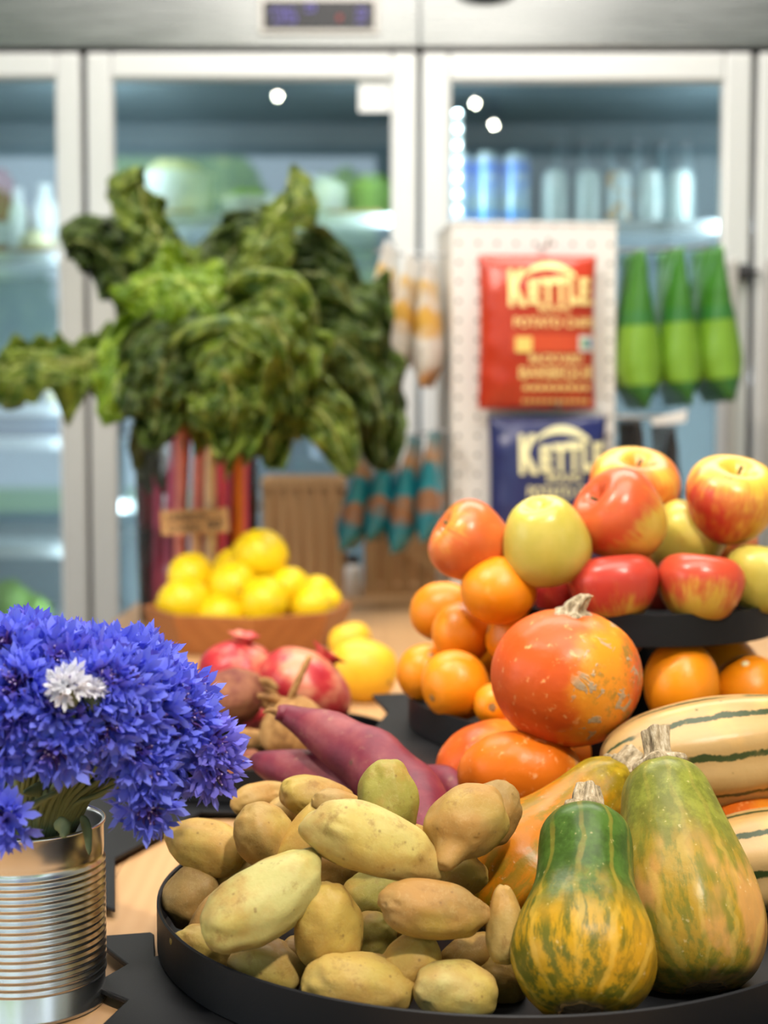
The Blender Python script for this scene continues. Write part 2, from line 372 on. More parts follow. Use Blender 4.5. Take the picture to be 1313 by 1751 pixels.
# ================================================================== the room
def struct(name, VF, mat, **k): return tag(obj(name, VF, mat, smooth=False, **k), kind='structure')
PLASTER = plain('wall_paint', (.74, .73, .70), .8, var=.03, sc=8); CEIL = plain('ceiling_paint', (.16, .19, .20), .8, var=.03, sc=8)
g = Mat('floor_concrete', rough=.45); v = g.co(); g.set('Base Color', g.mix(g.noise(v, 5, 5), (.30, .28, .26), (.40, .38, .35))); FLOOR = g.m
XW, YB, YF, ZC = 3.6, 4.72, -2.4, 3.1
struct('floor', box(-XW, XW, YF, YB, -.1, 0), FLOOR)
struct('ceiling', box(-XW, XW, YF, YB, ZC, ZC + .1), CEIL)
struct('wall_back', box(-XW, XW, YB, YB + .1, 0, ZC), PLASTER)
struct('wall_left', box(-XW - .1, -XW, YF, YB, 0, ZC), PLASTER)
struct('wall_right', box(XW, XW + .1, YF, YB, 0, ZC), PLASTER)
struct('wall_front', join([box(-XW, XW, YF - .12, YF, 0, .55), box(-XW, XW, YF - .12, YF, 2.97, ZC)]), PLASTER)
for k in range(4):
    x0 = -XW + k * 1.8
    struct('window_%d' % (k + 1), join([box(x0, x0 + .05, YF - .1, YF - .03, .55, 2.97), box(x0 + 1.75, x0 + 1.8, YF - .1, YF - .03, .55, 2.97),
        box(x0, x0 + 1.8, YF - .1, YF - .03, .55, .61), box(x0, x0 + 1.8, YF - .1, YF - .03, 2.91, 2.97), box(x0, x0 + 1.8, YF - .1, YF - .03, 2.2, 2.23)]), DARKGREY)
LAWN = plain('lawn', (.16, .28, .06), .9, var=.4, sc=3)
struct('ground', box(-14, 14, -18, YF - .12, -.12, -.02), LAWN)
g = Mat('tree_leaves', rough=.7); v = g.rnd(); g.set('Base Color', g.ramp(g.noise(v, 3.2, 6, .75), [(.3, (.03, .07, .01)), (.5, (.16, .30, .04)), (.7, (.50, .62, .16))])); TREELEAF = g.m
BARK = plain('bark', (.16, .10, .06), .9, sc=12)
def tree(x, y, h, r, label):
    t = empty('tree', (x, y, -.02)); tag(t, label, 'tree', 'trees outside the shop window')
    V, Fc = ball(40, 28); rng = Vector((x * 3, y, 0))
    V = [Vector(v) * (1 + .30 * noise.noise(Vector(v) * 2.2 + rng) + .16 * noise.noise(Vector(v) * 7 + rng)) for v in V]
    obj('crown', ([Vector((v.x * r, v.y * r, v.z * r * .85 + h)) for v in V], Fc), TREELEAF, t)
    obj('trunk', sweep([(0, 0, 0), (.05, 0, h * .5), (0, .05, h)], [.16, .12, .08], 10, 10), BARK, t)
tree(-1.95, -6.5, 3.0, .85, 'green tree mirrored in the glass of the food fridge door')
tree(-.25, -8.2, 2.9, .85, 'rounder green tree mirrored lower in the fridge glass')
tree(-4.6, -7.5, 2.4, 1.3, 'large green tree mirrored in the far-left fridge glass')
tree(4.2, -6.4, 2.0, 1.1, 'green tree outside beyond the drinks fridge reflection')

# unseen house added across the street to darken the drinks fridge reflection
bd = empty('added_building', (2.3, -9.0, -.02)); tag(bd, 'unseen grey house added across the street to darken the drinks fridge reflection', 'added_building')
obj('facade', box(-2.0, 3.5, -.6, 0, 0, 5.2), plain('grey_render', (.16, .18, .19), .8, var=.1, sc=2), bd, False)
obj('roof', box(-2.2, 3.7, -.8, .2, 5.2, 5.4), DARKGREY, bd, False)
for k in range(3):
    w_ = obj('window', box(-1.5 + k * 1.6, -.6 + k * 1.6, .0, .03, 1.6, 3.2), plain('dull_pane_%d' % k, (.10, .13, .15), .2), bd, False)
# pendant bulbs over the shop, seen mirrored in the fridge glass
BULB = emit('bulb_glow', (1.0, .90, .72), 120.0); BRASS = plain('lamp_metal', (.05, .05, .05), .4, .6)
for (px, py, y, lab) in [(475, 165, .3, 'round ceiling spot mirrored in the glass above the chard'), (475, 133, -.5, 'ceiling spot mirrored at the upper door frame'),
                    (812, 177, .3, 'left one of the two ceiling spots mirrored in the drinks fridge'), (844, 214, -.6, 'right, lower one of the two spots mirrored in the drinks fridge')]:
    p = PD(px, py, 2 * 3.83 - y); p.y = y
    t = empty('ceiling_lamp', p); tag(t, lab, 'lamp', 'ceiling spots')
    obj('bulb', ([Vector(v) * .013 for v in ball(20, 12)[0]], ball(20, 12)[1]), BULB, t)
    obj('lamp_housing', lathe([(.02, .018), (.04, .018), (.04, .12), (.02, .14)], 20), BRASS, t)
    obj('rod', lathe([(.008, .13), (.008, ZC - p.z)], 8), BRASS, t)

# ================================================================== the table
tb = empty('display_table', (0, 0, 0)); tag(tb, 'long pale maple table carrying the whole produce display', 'table')
TX0, TX1, TY0, TY1 = -.492, 1.05, .28, 3.36
bevel(obj('tabletop', box(TX0, TX1, TY0, TY1, T - .045, T), MAPLE, tb, smooth=False), .004)
for x in (TX0 + .06, TX1 - .06):
    for y in (TY0 + .08, TY1 - .08): bevel(obj('leg', box(x - .04, x + .04, y - .04, y + .04, 0, T - .045), MAPLE, tb, smooth=False), .004)

# ================================================================== glass-door fridges
FY = 3.85
fx = lambda px: (px - 656.5) * 3.842 / F
fz = lambda py, y=FY: PD(656, py, y).z
PANELDARK = plain('display_plastic', (.012, .012, .018), .25); PURPLE = emit('violet_digits', (.30, .22, .9), .45); REDLED = emit('red_indicator', (.9, .05, .04), .4)
STICK = plain('white_paper', (.86, .86, .85), .6, var=.01); LEDM = emit('led_light', (.75, .95, 1.0), 60.0); SHELFM = plain('shelf_white', (.70, .74, .75), .4, var=.03)
RAIL = plain('shelf_rail', (.86, .89, .90), .25, var=.02)
def ring(x0, x1, z0, z1, w, y0, y1):
    return join([box(x0, x0 + w, y0, y1, z0, z1), box(x1 - w, x1, y0, y1, z0, z1), box(x0 + w, x1 - w, y0, y1, z1 - w, z1), box(x0 + w, x1 - w, y0, y1, z0, z0 + w)])
ZT = fz(97); ZB = .20; ZH = 2.36
def fridge(name, label, doors, shelves, badge=None, panel=None, led=False):
    x0 = fx(doors[0][0]) - .006; x1 = fx(doors[-1][1]) + .006; xc = (x0 + x1) / 2; O = Vector((xc, FY, 0))
    r = empty(name, O); tag(r, label, 'fridge')
    B = lambda *a: (lambda q: ([Vector(v) - O for v in q[0]], q[1]))(box(*a))
    yb = FY + .76
    car = join([B(x0, x0 + .03, FY + .012, yb, .1, ZT), B(x1 - .03, x1, FY + .012, yb, .1, ZT), B(x0, x1, yb - .04, yb, .1, ZT), B(x0, x1, FY + .012, yb, .1, .19), B(x0, x1, FY + .012, yb, ZT - .03, ZT)])
    obj('cabinet', car, FRIDGE_IN, r, False)
    bevel(obj('header_panel', B(x0, x1, FY - .045, yb, ZT + .012, ZH), STEEL, r, False), .004)
    obj('plinth', B(x0 + .02, x1 - .02, FY + .03, yb, 0, .1), DARKGREY, r, False)
    mid = [(doors[k][1] + doors[k + 1][0]) / 2 for k in range(len(doors) - 1)]
    for q in mid: obj('mullion', B(fx(q) - .012, fx(q) + .012, FY + .012, FY + .04, .1, ZT), DARKGREY, r, False)
    for k, dct in enumerate(doors):
        a, b, w, hand = dct[0], dct[1], dct[2], dct[3]; a, b = fx(a), fx(b)
        q = ring(a, b, ZB, ZT, w, FY - .045, FY); q2 = ring(a + w * .72, b - w * .72, ZB + w * .72, ZT - w * .72, w * .34, FY - .036, FY - .008)
        d = obj('door', ([Vector(v) - O for v in q[0]], q[1]), ALU, r, False); bevel(d, .006, 2)
        obj('inner_frame', ([Vector(v) - O for v in q2[0]], q2[1]), ALU, d, False)
        obj('glass_pane', B(a + w, b - w, FY - .024, FY - .018, ZB + w, ZT - w), GLASS, d, False)
        for (hx0, hx1, hy) in hand:
            hh = join([B(fx(hx0), fx(hx1), FY - .085, FY - .060, ZB + .25, fz(hy)), B(fx(hx0) + .004, fx(hx1) - .004, FY - .062, FY - .044, fz(hy) - .09, fz(hy) - .05), B(fx(hx0) + .004, fx(hx1) - .004, FY - .062, FY - .044, ZB + .3, ZB + .34)])
            bevel(obj('handle', hh, HANDLE, d, False), .004, 2)
        if len(dct) > 4:
            px0, py0, px1, py1 = dct[4]
            obj('sticker', B(fx(px0), fx(px1), FY - .027, FY - .0245, fz(py1), fz(py0)), STICK, d, False)
        if led:
            zz = [fz(190 + 28 * i) for i in range(38)]
            sx = fx(781) if k == 0 else b - w - .02
            ls = obj('led_strip', B(sx - .012, sx + .012, FY + .02, FY + .026, ZB + w, ZT - w - .06), WHITE, r, False)
            ls_led = join([B(sx - .0035, sx + .0035, FY + .013, FY + .0205, z - .0035, z + .0035) for z in zz if z > ZB + .1])
            obj('leds', ls_led, LEDM, ls, False)
        seg0 = x0 + .03 if k == 0 else fx(mid[k - 1]) + .01; seg1 = x1 - .03 if k == len(doors) - 1 else fx(mid[k]) - .01
        for py in shelves[k]:
            z = fz(py, FY + .1)
            s = obj('shelf', B(seg0, seg1, FY + .10, yb - .05, z - .012, z), SHELFM, r, False)
            obj('price_rail', B(seg0, seg1, FY + .085, FY + .10, z - .024, z + .008), RAIL, s, False)
        area('fridge_light', (seg0 + .03, FY + .05, 1.25), (xc + (seg0 - xc) * .3, yb, 1.25), .03, 1.6, 4, (.82, .94, 1.0))
        area('fridge_light', (seg1 - .03, FY + .05, 1.25), (xc + (seg1 - xc) * .3, yb, 1.25), .03, 1.6, 4, (.82, .94, 1.0))
    if panel:
        px0, py0, px1, py1 = panel
        cp = obj('control_panel', B(fx(px0 - 9), fx(px1 + 9), FY - .052, FY - .045, fz(py1 + 9), fz(py0 - 9)), HANDLE, r, False); bevel(cp, .003)
        obj('display', B(fx(px0), fx(px1), FY - .055, FY - .052, fz(py1), fz(py0)), PANELDARK, cp, False)
        for (cx, cyy, on) in [(480, 36, 'abcdf'), (502, 36, 'afgcd'), (533, 28, 'abg'), (618, 36, 'abgd')]:
            S7 = []
            for ch in on:
                x, y, ww, hh = {'a': (0, -10, 8, 2), 'g': (0, 0, 8, 2), 'd': (0, 10, 8, 2), 'b': (8, -5, 2, 5), 'c': (8, 5, 2, 5), 'f': (-8, -5, 2, 5), 'e': (-8, 5, 2, 5)}[ch]
                S7.append(B(fx(cx + x - ww), fx(cx + x + ww), FY - .056, FY - .055, fz(cyy + y + hh), fz(cyy + y - hh)))
            obj('digit', join(S7), PURPLE, cp, False)
        obj('indicator_lights', join([B(fx(x - 4), fx(x + 4), FY - .056, FY - .055, fz(y + 5), fz(y - 5)) for x, y in ((583, 40),)]), REDLED, cp, False)
    if badge:
        px, py, rx, ry = badge
        V, Fc = lathe([(.01, 0), (.9, 0), (1, .3), (1, 1)], 32)
        obj('badge', ([Vector((v[0] * fx(656.5 + rx), -.045 - .008 * (1 - v[2]), v[1] * ry)) + Vector((fx(px) - xc, 0, fz(py))) for v in V], Fc), PANELDARK, r)
    return r
fridge('display_fridge', 'steel two-door glass fridge of prepared food behind the chard', [(-400, 150, .058, [(118, 158, 445)]), (160, 712, .060, [(165, 210, 445)], (614, 140, 667, 195))],
       [(437, 695, 752, 937), (372, 640, 860)], None, (457, 12, 640, 58))
fridge('display_fridge', 'steel two-door glass drinks fridge behind the crisp packets', [(720, 1270, .066, [(1231, 1246, 448)]), (1281, 1830, .066, [(1295, 1310, 448)])],
       [(383, 640, 860), (383, 640, 860)], (825, -4, 51, .028), None, True)
lk = empty('door_lock', PD(1272, 466, FY - .06)); tag(lk, 'small dark latch joining the two drinks fridge doors at the handles', 'latch')
obj('latch_body', lathe([(.008, -.02), (.016, -.015), (.018, 0), (.016, .015), (.008, .02)], 20), DARKGREY, lk)
obj('latch_bar', box(-.036, .036, -.004, .012, -.006, .006), DARKGREY, lk, False)

# ---- goods in the fridges
CANBLUE = Mat('blue_can_print', rough=.3, metal=.4); g = CANBLUE; x, y, z = g.sep(g.co('Generated'))
c = g.ramp(z, [(0, (.01, .15, .62)), (.16, (.05, .34, .85)), (.30, (.45, .62, .66)), (.55, (.30, .48, .88)), (.8, (.10, .28, .85)), (.93, (.62, .70, .80))])
spn = g.step(g.noise(g.co(), 26, 3), .5, .6); g.set('Base Color', g.mix(g.math('MULTIPLY', spn, .45), c, (.80, .86, .60))); CANBLUE = g.m
def canmat(name, a, b):
    g = Mat(name, rough=.35, metal=.2); g.set('Base Color', g.mix(g.step(g.noise(g.rnd(), 30, 3), .5, .6), a, b)); return g.m
CANPALE = canmat('pale_can_print', (.62, .70, .66), (.70, .74, .70)); CANRED = canmat('spotted_can_print', (.64, .70, .68), (.72, .42, .16))
LIDM = plain('can_end', (.75, .76, .77), .25, 1.0)
def can(p, r, h, m, label, group):
    t = empty('drink_can', p); tag(t, label, 'can', group)
    obj('can_body', lathe([(r * .75, 0), (r * .95, .004), (r, .012), (r, h - .018), (r * .82, h - .004), (r * .80, h)], 32), m, t)
    obj('can_lid', lathe([(r * .80, h - .003), (r * .80, h + .002), (r * .74, h + .002), (r * .72, h - .003)], 32), LIDM, t)
zs = fz(383, FY + .1) + .001
for i, px in enumerate((786, 833, 883)):
    p = PD(px, 300, FY + .22); can((p.x, p.y, zs), .0335 + .001 * i, .195, CANBLUE, ['tall blue can half hidden by the light strip', 'tall blue can, the middle of the three blue cans', 'tall blue can next to the pale cans'][i], 'blue cans in the drinks fridge')
for i, px in enumerate((949, 1005, 1057, 1111, 1163)):
    p = PD(px, 300, FY + .22); can((p.x, p.y, zs), .034, .148, CANRED if i == 2 else CANPALE, ['pale green can beside the tall blue cans', 'pale can, second after the blue cans', 'pale can with a red and orange mark', 'pale can right after the red-marked one', 'pale can at the end of the drinks row'][i], 'pale cans in the drinks fridge')
BOTTLE_M = plain('bottle_grey_glass', (.30, .36, .38), .2, var=.08); CAPM = plain('bottle_cap', (.30, .31, .33), .4)
for i, px in enumerate((950, 995, 1040, 1085, 1130, 1172)):
    p = PD(px, 300, FY + .48); t = empty('glass_bottle', (p.x, p.y, zs)); tag(t, 'grey bottle in the rear row, %s' % ['behind the gap after the blue cans', 'between the first two pale cans', 'left behind the red-marked can', 'right behind the red-marked can', 'behind the last pale can but one', 'behind the last pale can'][i], 'bottle', 'rear bottles in the drinks fridge')
    obj('bottle_body', lathe([(.028, 0), (.032, .01), (.032, .15), (.026, .19), (.013, .225), (.012, .255)], 24), BOTTLE_M, t)
    obj('bottle_cap', lathe([(.014, .25), (.014, .268), (.010, .272)], 16), CAPM, t)
# lower shelves of the drinks fridge, glimpsed beside the green packets
DARKBOT = plain('dark_bottle', (.05, .045, .05), .25)
# food fridge
TUB = plain('white_tub', (.72, .74, .70), .45, var=.04); GREENS = plain('leafy_greens', (.24, .40, .08), .6, var=.5, sc=50); CREAM = plain('cream_food', (.78, .70, .42), .5, var=.15, sc=40)
TRAYW = plain('bamboo_tray', (.40, .20, .09), .5); PINKBOX = plain('maroon_box', (.30, .05, .07), .5); EGG = plain('egg_shell', (.78, .56, .40), .5)
def tub(px, base_py, w, h, D, m, name, label, cat, top=None):
    z = fz(base_py, FY + .1) + .001; p = PD(px, 300, D); t = empty(name, (p.x, p.y, z)); tag(t, label, cat)
    obj('tub_body', lathe([(w * .42, 0), (w * .45, .004), (w * .5, h * .96), (w * .52, h), (w * .48, h), (w * .46, h * .9)], 32), m, t)
    if top:
        V, Fc = ball(24, 16); obj('contents', ([Vector((v[0] * w * .46, v[1] * w * .46, h * .85 + v[2] * h * .45)) * (1) + Vector((0, 0, .012 * noise.noise(Vector(v) * 3))) for v in V], Fc), top, t)
FD = FY + .28
tub(300, 372, .20, .13, FD, TUB, 'food_tub', 'white tub heaped with cream salad above the chard', 'tub', CREAM)
tub(430, 372, .16, .07, FD, TUB, 'food_tub', 'low white tub of green leaves behind the chard', 'tub', GREENS)
tub(545, 372, .15, .10, FD, TUB, 'food_tub', 'white tub behind the twisted chard tip', 'tub', TUB)
tub(640, 372, .13, .11, FD + .05, GREENS, 'herb_bunch', 'bunch of green herbs below the white sticker', 'herbs', GREENS)
for px, w, lab in ((300, .10, 'brown tray edge left of the standing chard tip'), (437, .08, 'small brown tray behind the chard'), (606, .14, 'brown tray on the fridge shelf right of the chard tip')):
    p = PD(px, 300, FY + .15); bevel(obj('food_tray', box(p.x - w / 2, p.x + w / 2, p.y - .03, p.y + .12, fz(372, FY + .1) + .001, fz(372, FY + .1) + .022), TRAYW, None, False, origin=(p.x, p.y, fz(372, FY + .1)))); tag(bpy.context.scene.objects[-1] if False else COL.objects[-1], lab, 'tray', 'brown trays in the food fridge')
# far-left door
zl = fz(437, FY + .1) + .001
for (px, w, h, m, nm, lab, cat, top) in [(30, .05, .16, TUB, 'milk_bottle', 'tall pale bottle on the upper shelf by the maroon packet', 'bottle', None), (76, .07, .17, TUB, 'milk_carton', 'pale carton beside the tall bottle in the left fridge door', 'carton', None)]:
    p = PD(px, 300, FY + .3); t = empty(nm, (p.x, p.y, zl)); tag(t, lab, cat)
    obj('body', lathe([(w * .42, 0), (w * .5, .01), (w * .5, h * .8), (w * .3, h), (w * .25, h + .02)], 24), m, t); obj('lid', lathe([(w * .27, h + .02), (w * .27, h + .035), (.004, h + .036)], 16), TUB, t)
p = PD(20, 300, FY + .45); t = empty('packet', (p.x, p.y, zl)); tag(t, 'maroon packet leaning at the back of the left fridge shelf', 'packet')
V, Fc = box(-.13, .13, -.03, .03, 0, .27); V = [Vector((v[0] * (1 - .5 * v[2] / .27) - .3 * v[2], v[1], v[2])) for v in V]; bevel(obj('wrapper', (V, Fc), PINKBOX, t, False), .01)
obj('label', box(-.10, .02, -.034, -.031, .06, .12), TUB, t, False)
for px, w, lab in ((62, .075, 'round cream cauliflower on the white fridge shelf'), (108, .06, 'smaller cream cauliflower near the door edge')):
    p = PD(px, 300, FY + .2); V, Fc = ball(24, 16); t = empty('cauliflower', (p.x, p.y, zl)); tag(t, lab, 'cauliflower', 'cauliflowers in the left fridge')
    obj('head', ([Vector((v[0] * w * .6, v[1] * w * .6, w * .5 + v[2] * w * .5)) * (1 + .06 * noise.noise(Vector(v) * 6)) for v in V], Fc), CREAM, t); obj('leaves', lathe([(w * .3, .0), (w * .5, .008), (w * .62, w * .3), (w * .58, w * .3), (w * .4, .02)], 16, mod=lambda th, k: 1 + .1 * sin(6 * th)), GREENS, t)
p = PD(80, 300, FY + .2); bevel(obj('food_tray', box(p.x - .07, p.x + .1, p.y - .10, p.y - .075, zl, zl + .02), TRAYW, None, False, origin=(p.x, p.y, zl))); tag(COL.objects[-1], 'thin brown tray edge in front of the cauliflowers', 'tray', 'brown trays in the food fridge')
ze = fz(695, FY + .1) + .001
for px, m, lab in ((8, EGG, 'pinkish egg at the very edge of the left fridge shelf'), (45, EGG, 'tan egg under the horizontal chard leaf'), (88, CREAM, 'cream egg under the horizontal chard leaf'), (112, CREAM, 'cream egg nearest the door frame')):
    p = PD(px, 300, FY + .16); V, Fc = ball(20, 14); tag(obj('egg', ([Vector((v[0] * .026, v[1] * .026, v[2] * .024)) for v in V], Fc), m), lab, 'egg', 'eggs in the left fridge'); COL.objects[-1].location = (p.x, p.y, ze + .024)
p = PD(60, 712, FY + .16); et = empty('egg_tray', (p.x, FY + .26, fz(752, FY + .1) + .001)); tag(et, 'blue-grey tray under the eggs in the left fridge', 'tray')
obj('tray_box', box(-.13, .10, -.10, .10, 0, fz(696, FY + .1) - fz(752, FY + .1) - .026), plain('blue_grey_plastic', (.07, .10, .15), .4), et, False)
obj('tray_lip', box(-.135, .105, -.105, -.10, .03, .045), plain('pale_blue_plastic', (.16, .22, .28), .4), et, False)
zg = ZB + .06
for px, py, w, lab in ((15, 1025, .12, 'bright lettuce at the bottom of the left fridge'), (60, 1045, .08, 'small lettuce beside the bright one at the fridge bottom')):
    p = PD(px, py, FY + .2); V, Fc = ball(28, 20); t = empty('lettuce', (p.x, p.y, fz(1080, FY + .1))); tag(t, lab, 'lettuce', 'lettuces in the left fridge')
    obj('leaves', ([Vector(v) * w * (.5 + .12 * noise.noise(Vector(v) * 5)) + Vector((0, 0, w * .5)) for v in V], Fc), GREENS, t)
fr = [o for o in COL.objects if o.name.startswith('display_fridge')][0]
s = obj('shelf', ([Vector(v) - fr.location for v in box(-1.5, -.76, FY + .1, FY + .7, fz(1082, FY + .1) - .012, fz(1082, FY + .1))[0]], box(0, 1, 0, 1, 0, 1)[1]), SHELFM, fr, False)

# ================================================================== crisp rack
def text_verts(s, bold=.0):
    cu = bpy.data.curves.new('t', 'FONT'); cu.body = s; cu.offset = bold; cu.resolution_u = 3
    o = bpy.data.objects.new('t', cu); COL.objects.link(o); dg = bpy.context.evaluated_depsgraph_get()
    me = bpy.data.meshes.new_from_object(o.evaluated_get(dg)); V = [tuple(v.co) for v in me.vertices]; Fc = [tuple(p.vertices) for p in me.polygons]
    bpy.data.objects.remove(o); bpy.data.curves.remove(cu); bpy.data.meshes.remove(me)
    xs = [v[0] for v in V]; ys = [v[1] for v in V]
    return [((v[0] - min(xs)) / (max(xs) - min(xs)), (v[1] - min(ys)) / (max(ys) - min(ys))) for v in V], Fc
def fit_text(s, x0, x1, z0, z1, bold=0.):
    V, Fc = text_verts(s, bold); return [(x0 + u * (x1 - x0), z0 + w * (z1 - z0)) for u, w in V], Fc
def bagf(u, v):
    return (1 - min(1, abs(u)) ** 3) ** .6 * max(0, 1 - abs(v) ** 3.2) ** .75
def bag_geo(w, h, d, seed, pinch=.03, nu=26, nv=36, sag=0.):
    V, Fc = [], []
    for sgn in (-1, 1):
        base = len(V)
        for j in range(nv + 1):
            v = -1 + 2 * j / nv
            for i in range(nu + 1):
                u = -1 + 2 * i / nu; q = Vector((u * 2.2, v * 3, seed))
                wr = noise.noise(q * 1.6) * .10 * (abs(u) ** 2 + abs(v) ** 2) + noise.noise(Vector((u * 5, v * 1.2, seed + 4))) * .09 * abs(v) ** 2
                x = u * w / 2 * (1 - pinch * (1 - v * v)); z = -h / 2 + v * h / 2
                V.append((x, sgn * (d / 2 * bagf(u, v) * ((1 - sag * (v + 1) / 2) if not sag else (.2 + .8 * min(1, (1 - v) / 1.5)) * min(1, ((v + 1) / .28 + .001) ** .5)) + .0012 + (wr * d * .5 if bagf(u, v) > .02 else 0)), z))
        for j in range(nv):
            for i in range(nu):
                a = base + j * (nu + 1) + i; q = (a, a + 1, a + nu + 2, a + nu + 1); Fc.append(q if sgn < 0 else q[::-1])
    n1 = (nu + 1) * (nv + 1)
    bd = [i for i in range(nu + 1)] + [(j + 1) * (nu + 1) - 1 for j in range(1, nv + 1)] + [nv * (nu + 1) + i for i in range(nu - 1, -1, -1)] + [j * (nu + 1) for j in range(nv - 1, 0, -1)]
    for k in range(len(bd)):
        a, b = bd[k], bd[(k + 1) % len(bd)]; Fc.append((b, a, a + n1, b + n1))
    return V, Fc
def on_bag(VF, w, h, d, lift=.002):
    out = []
    for x, z in VF[0]:
        v = (z + h / 2) / (h / 2); u = x / (w / 2 * (1 - .03 * (1 - v * v))); out.append((x, -(d / 2 * bagf(u, v) + .0012 + lift), z))
    return out, VF[1]
def foil(name, bands, rough=.28):
    g = Mat(name, rough=rough, spec=.5); x, y, z = g.sep(g.co('Generated'))
    c = g.ramp(z, bands, 'CONSTANT') if len(bands) > 1 else None
    n = g.noise(g.co(), 22, 3)
    g.set('Base Color', g.mix(g.math('MULTIPLY', n, .25), c if c else bands[0][1], (0, 0, 0)) if False else (c if c else bands[0][1])); g.bump(n, .25, .01); return g.m
def strip(x0, x1, z0, z1, n=10):
    V = [(x0 + (x1 - x0) * i / n, z) for i in range(n + 1) for z in (z0, z1)]
    return V, [(2 * i, 2 * i + 2, 2 * i + 3, 2 * i + 1) for i in range(n)]
def arch(x0, x1, z0, hh, th, n=24):
    V = []
    for i in range(n + 1):
        t = i / n; x = x0 + (x1 - x0) * t; zc = z0 + hh * sin(pi * min(1, t * 1.02)) ** .8; k = th * (.35 + .65 * sin(pi * t) + .4 * t)
        V += [(x, zc - k / 2), (x, zc + k / 2)]
    return V, [(2 * i, 2 * i + 2, 2 * i + 3, 2 * i + 1) for i in range(n)]
YAW = radians(6)
RY = Matrix.Rotation(YAW, 3, 'Z')
c0 = PD(910, 1000, 3.0); tw0 = Vector((c0.x, 3.0, T)); tw = empty('pegboard_stand', tw0, RY); tag(tw, 'white perforated stand hung with crisp packets behind the apples', 'stand')
TWW, TWD = M(281, tw0) / 2, .20; TWH = PD(910, 383, 3.0).z - T
g = Mat('perforated_white', (.82, .81, .79), .45); x, y, z = g.sep(g.co())
def cell(a): return g.math('SUBTRACT', g.math('FRACT', g.math('ADD', g.math('DIVIDE', a, .0368), .5)), .5)
dd = g.math('SQRT', g.math('ADD', g.math('POWER', cell(x), 2.), g.math('POWER', cell(z), 2.)))
g.set('Base Color', g.mix(g.step(dd, .13, .09), (.82, .81, .79), (.16, .16, .16))); PEG = g.m
bevel(obj('stand_body', box(-TWW, TWW, .004, TWD, 0, TWH - .002), plain('cream_side_panel', (.72, .66, .58), .5, var=.02), tw, False), .003)
bevel(obj('pegboard_front', box(-TWW, TWW, -.004, .004, 0, TWH), PEG, tw, False), .002)
bevel(obj('top_cap', box(-TWW - .002, TWW + .002, -.006, TWD + .002, TWH - .002, TWH + .004), WHITE, tw, False), .002)
RM = RY
def tpt(px, py, off): # point on the stand front plane shifted off metres towards the viewer
    d = ray(px, py); nrm = RY @ Vector((0, -1, 0)); o = tw0 + nrm * off
    return CAM + d * ((o - CAM).dot(nrm) / d.dot(nrm))
WIRE = plain('peg_wire', (.35, .35, .35), .3, 1.0)
for px, py in ((921, 432), (938, 705)):
    q = RY.transposed() @ (tpt(px, py, 0) - tw0); obj('peg_hook', sweep([(q.x, .0, q.z + .010), (q.x, -.05, q.z + .006), (q.x, -.082, q.z + .006), (q.x, -.09, q.z + .018)], [.0028] * 4, 8, 14), WIRE, tw)
def crisp_bag(px, py, pw, ph, mat, lines, label, group=None, tone=(1, .80, .32)):
    P = tpt(px, py, .046); w = M(pw, P); h = M(ph, P); d = .072; k = w / pw
    r = empty('crisp_packet', P, RY); tag(r, label, 'crisp packet', group)
    obj('packet', bag_geo(w, h, d, px * .01), mat, r)
    L = Mat('packet_lettering_' + str(px), tone, .45).m
    for kind, x0, y0, x1, y1, s in lines:
        X0, X1, Z0, Z1 = (x0 - px) * k, (x1 - px) * k, -(y1 - py) * k, -(y0 - py) * k
        if kind == 'logo':
            wv = X1 - X0; hv = Z1 - Z0
            G = [fit_text('K', X0, X0 + wv * .21, Z0 - hv * .05, Z0 + hv * .80, .05), fit_text('E', X0 + wv * .225, X0 + wv * .36, Z0, Z0 + hv * .56, .05), fit_text('T', X0 + wv * .37, X0 + wv * .53, Z0, Z0 + hv * .60, .05),
                 fit_text('T', X0 + wv * .52, X0 + wv * .68, Z0, Z0 + hv * .64, .05), fit_text('L', X0 + wv * .69, X0 + wv * .81, Z0, Z0 + hv * .66, .05), fit_text('E', X0 + wv * .82, X0 + wv * .95, Z0, Z0 + hv * .62, .05),
                 arch(X0 + wv * .17, X0 + wv * .78, Z0 + hv * .66, hv * .24, hv * .14), strip(X0 + wv * .965, X0 + wv, Z0 + hv * .02, Z0 + hv * .10, 1)]
            obj('logo_lettering', on_bag(join(G), w, h, d, .0035), L, r, False)
        elif kind == 't': obj('lettering', on_bag(fit_text(s, X0, X1, Z0, Z1, .02), w, h, d, .0035), L, r, False)
        elif kind == 'dash':
            n = s; G = [strip(X0 + (X1 - X0) * i / n, X0 + (X1 - X0) * (i + .7) / n, Z0, Z1, 1) for i in range(n)]; obj('small_print', on_bag(join(G), w, h, d, .0033), L, r, False)
        else: obj(s[0], on_bag(strip(X0, X1, Z0, Z1), w, h, d, s[2] if len(s) > 2 else .0025), s[1], r, False)
    return r
RED = foil('red_foil', [(0, (.50, .042, .016))]); NAVY = foil('navy_foil', [(0, (.022, .030, .13))], .3)
YBOX = plain('yellow_print', (.90, .66, .18), .4); WBOX = plain('white_print', (.75, .75, .72), .4); BLUEP = plain('blue_print', (.10, .25, .55), .4); GREENP = plain('green_print', (.25, .50, .25), .4); REDL = Mat('bright_red_print', (.66, .085, .030), .3).m
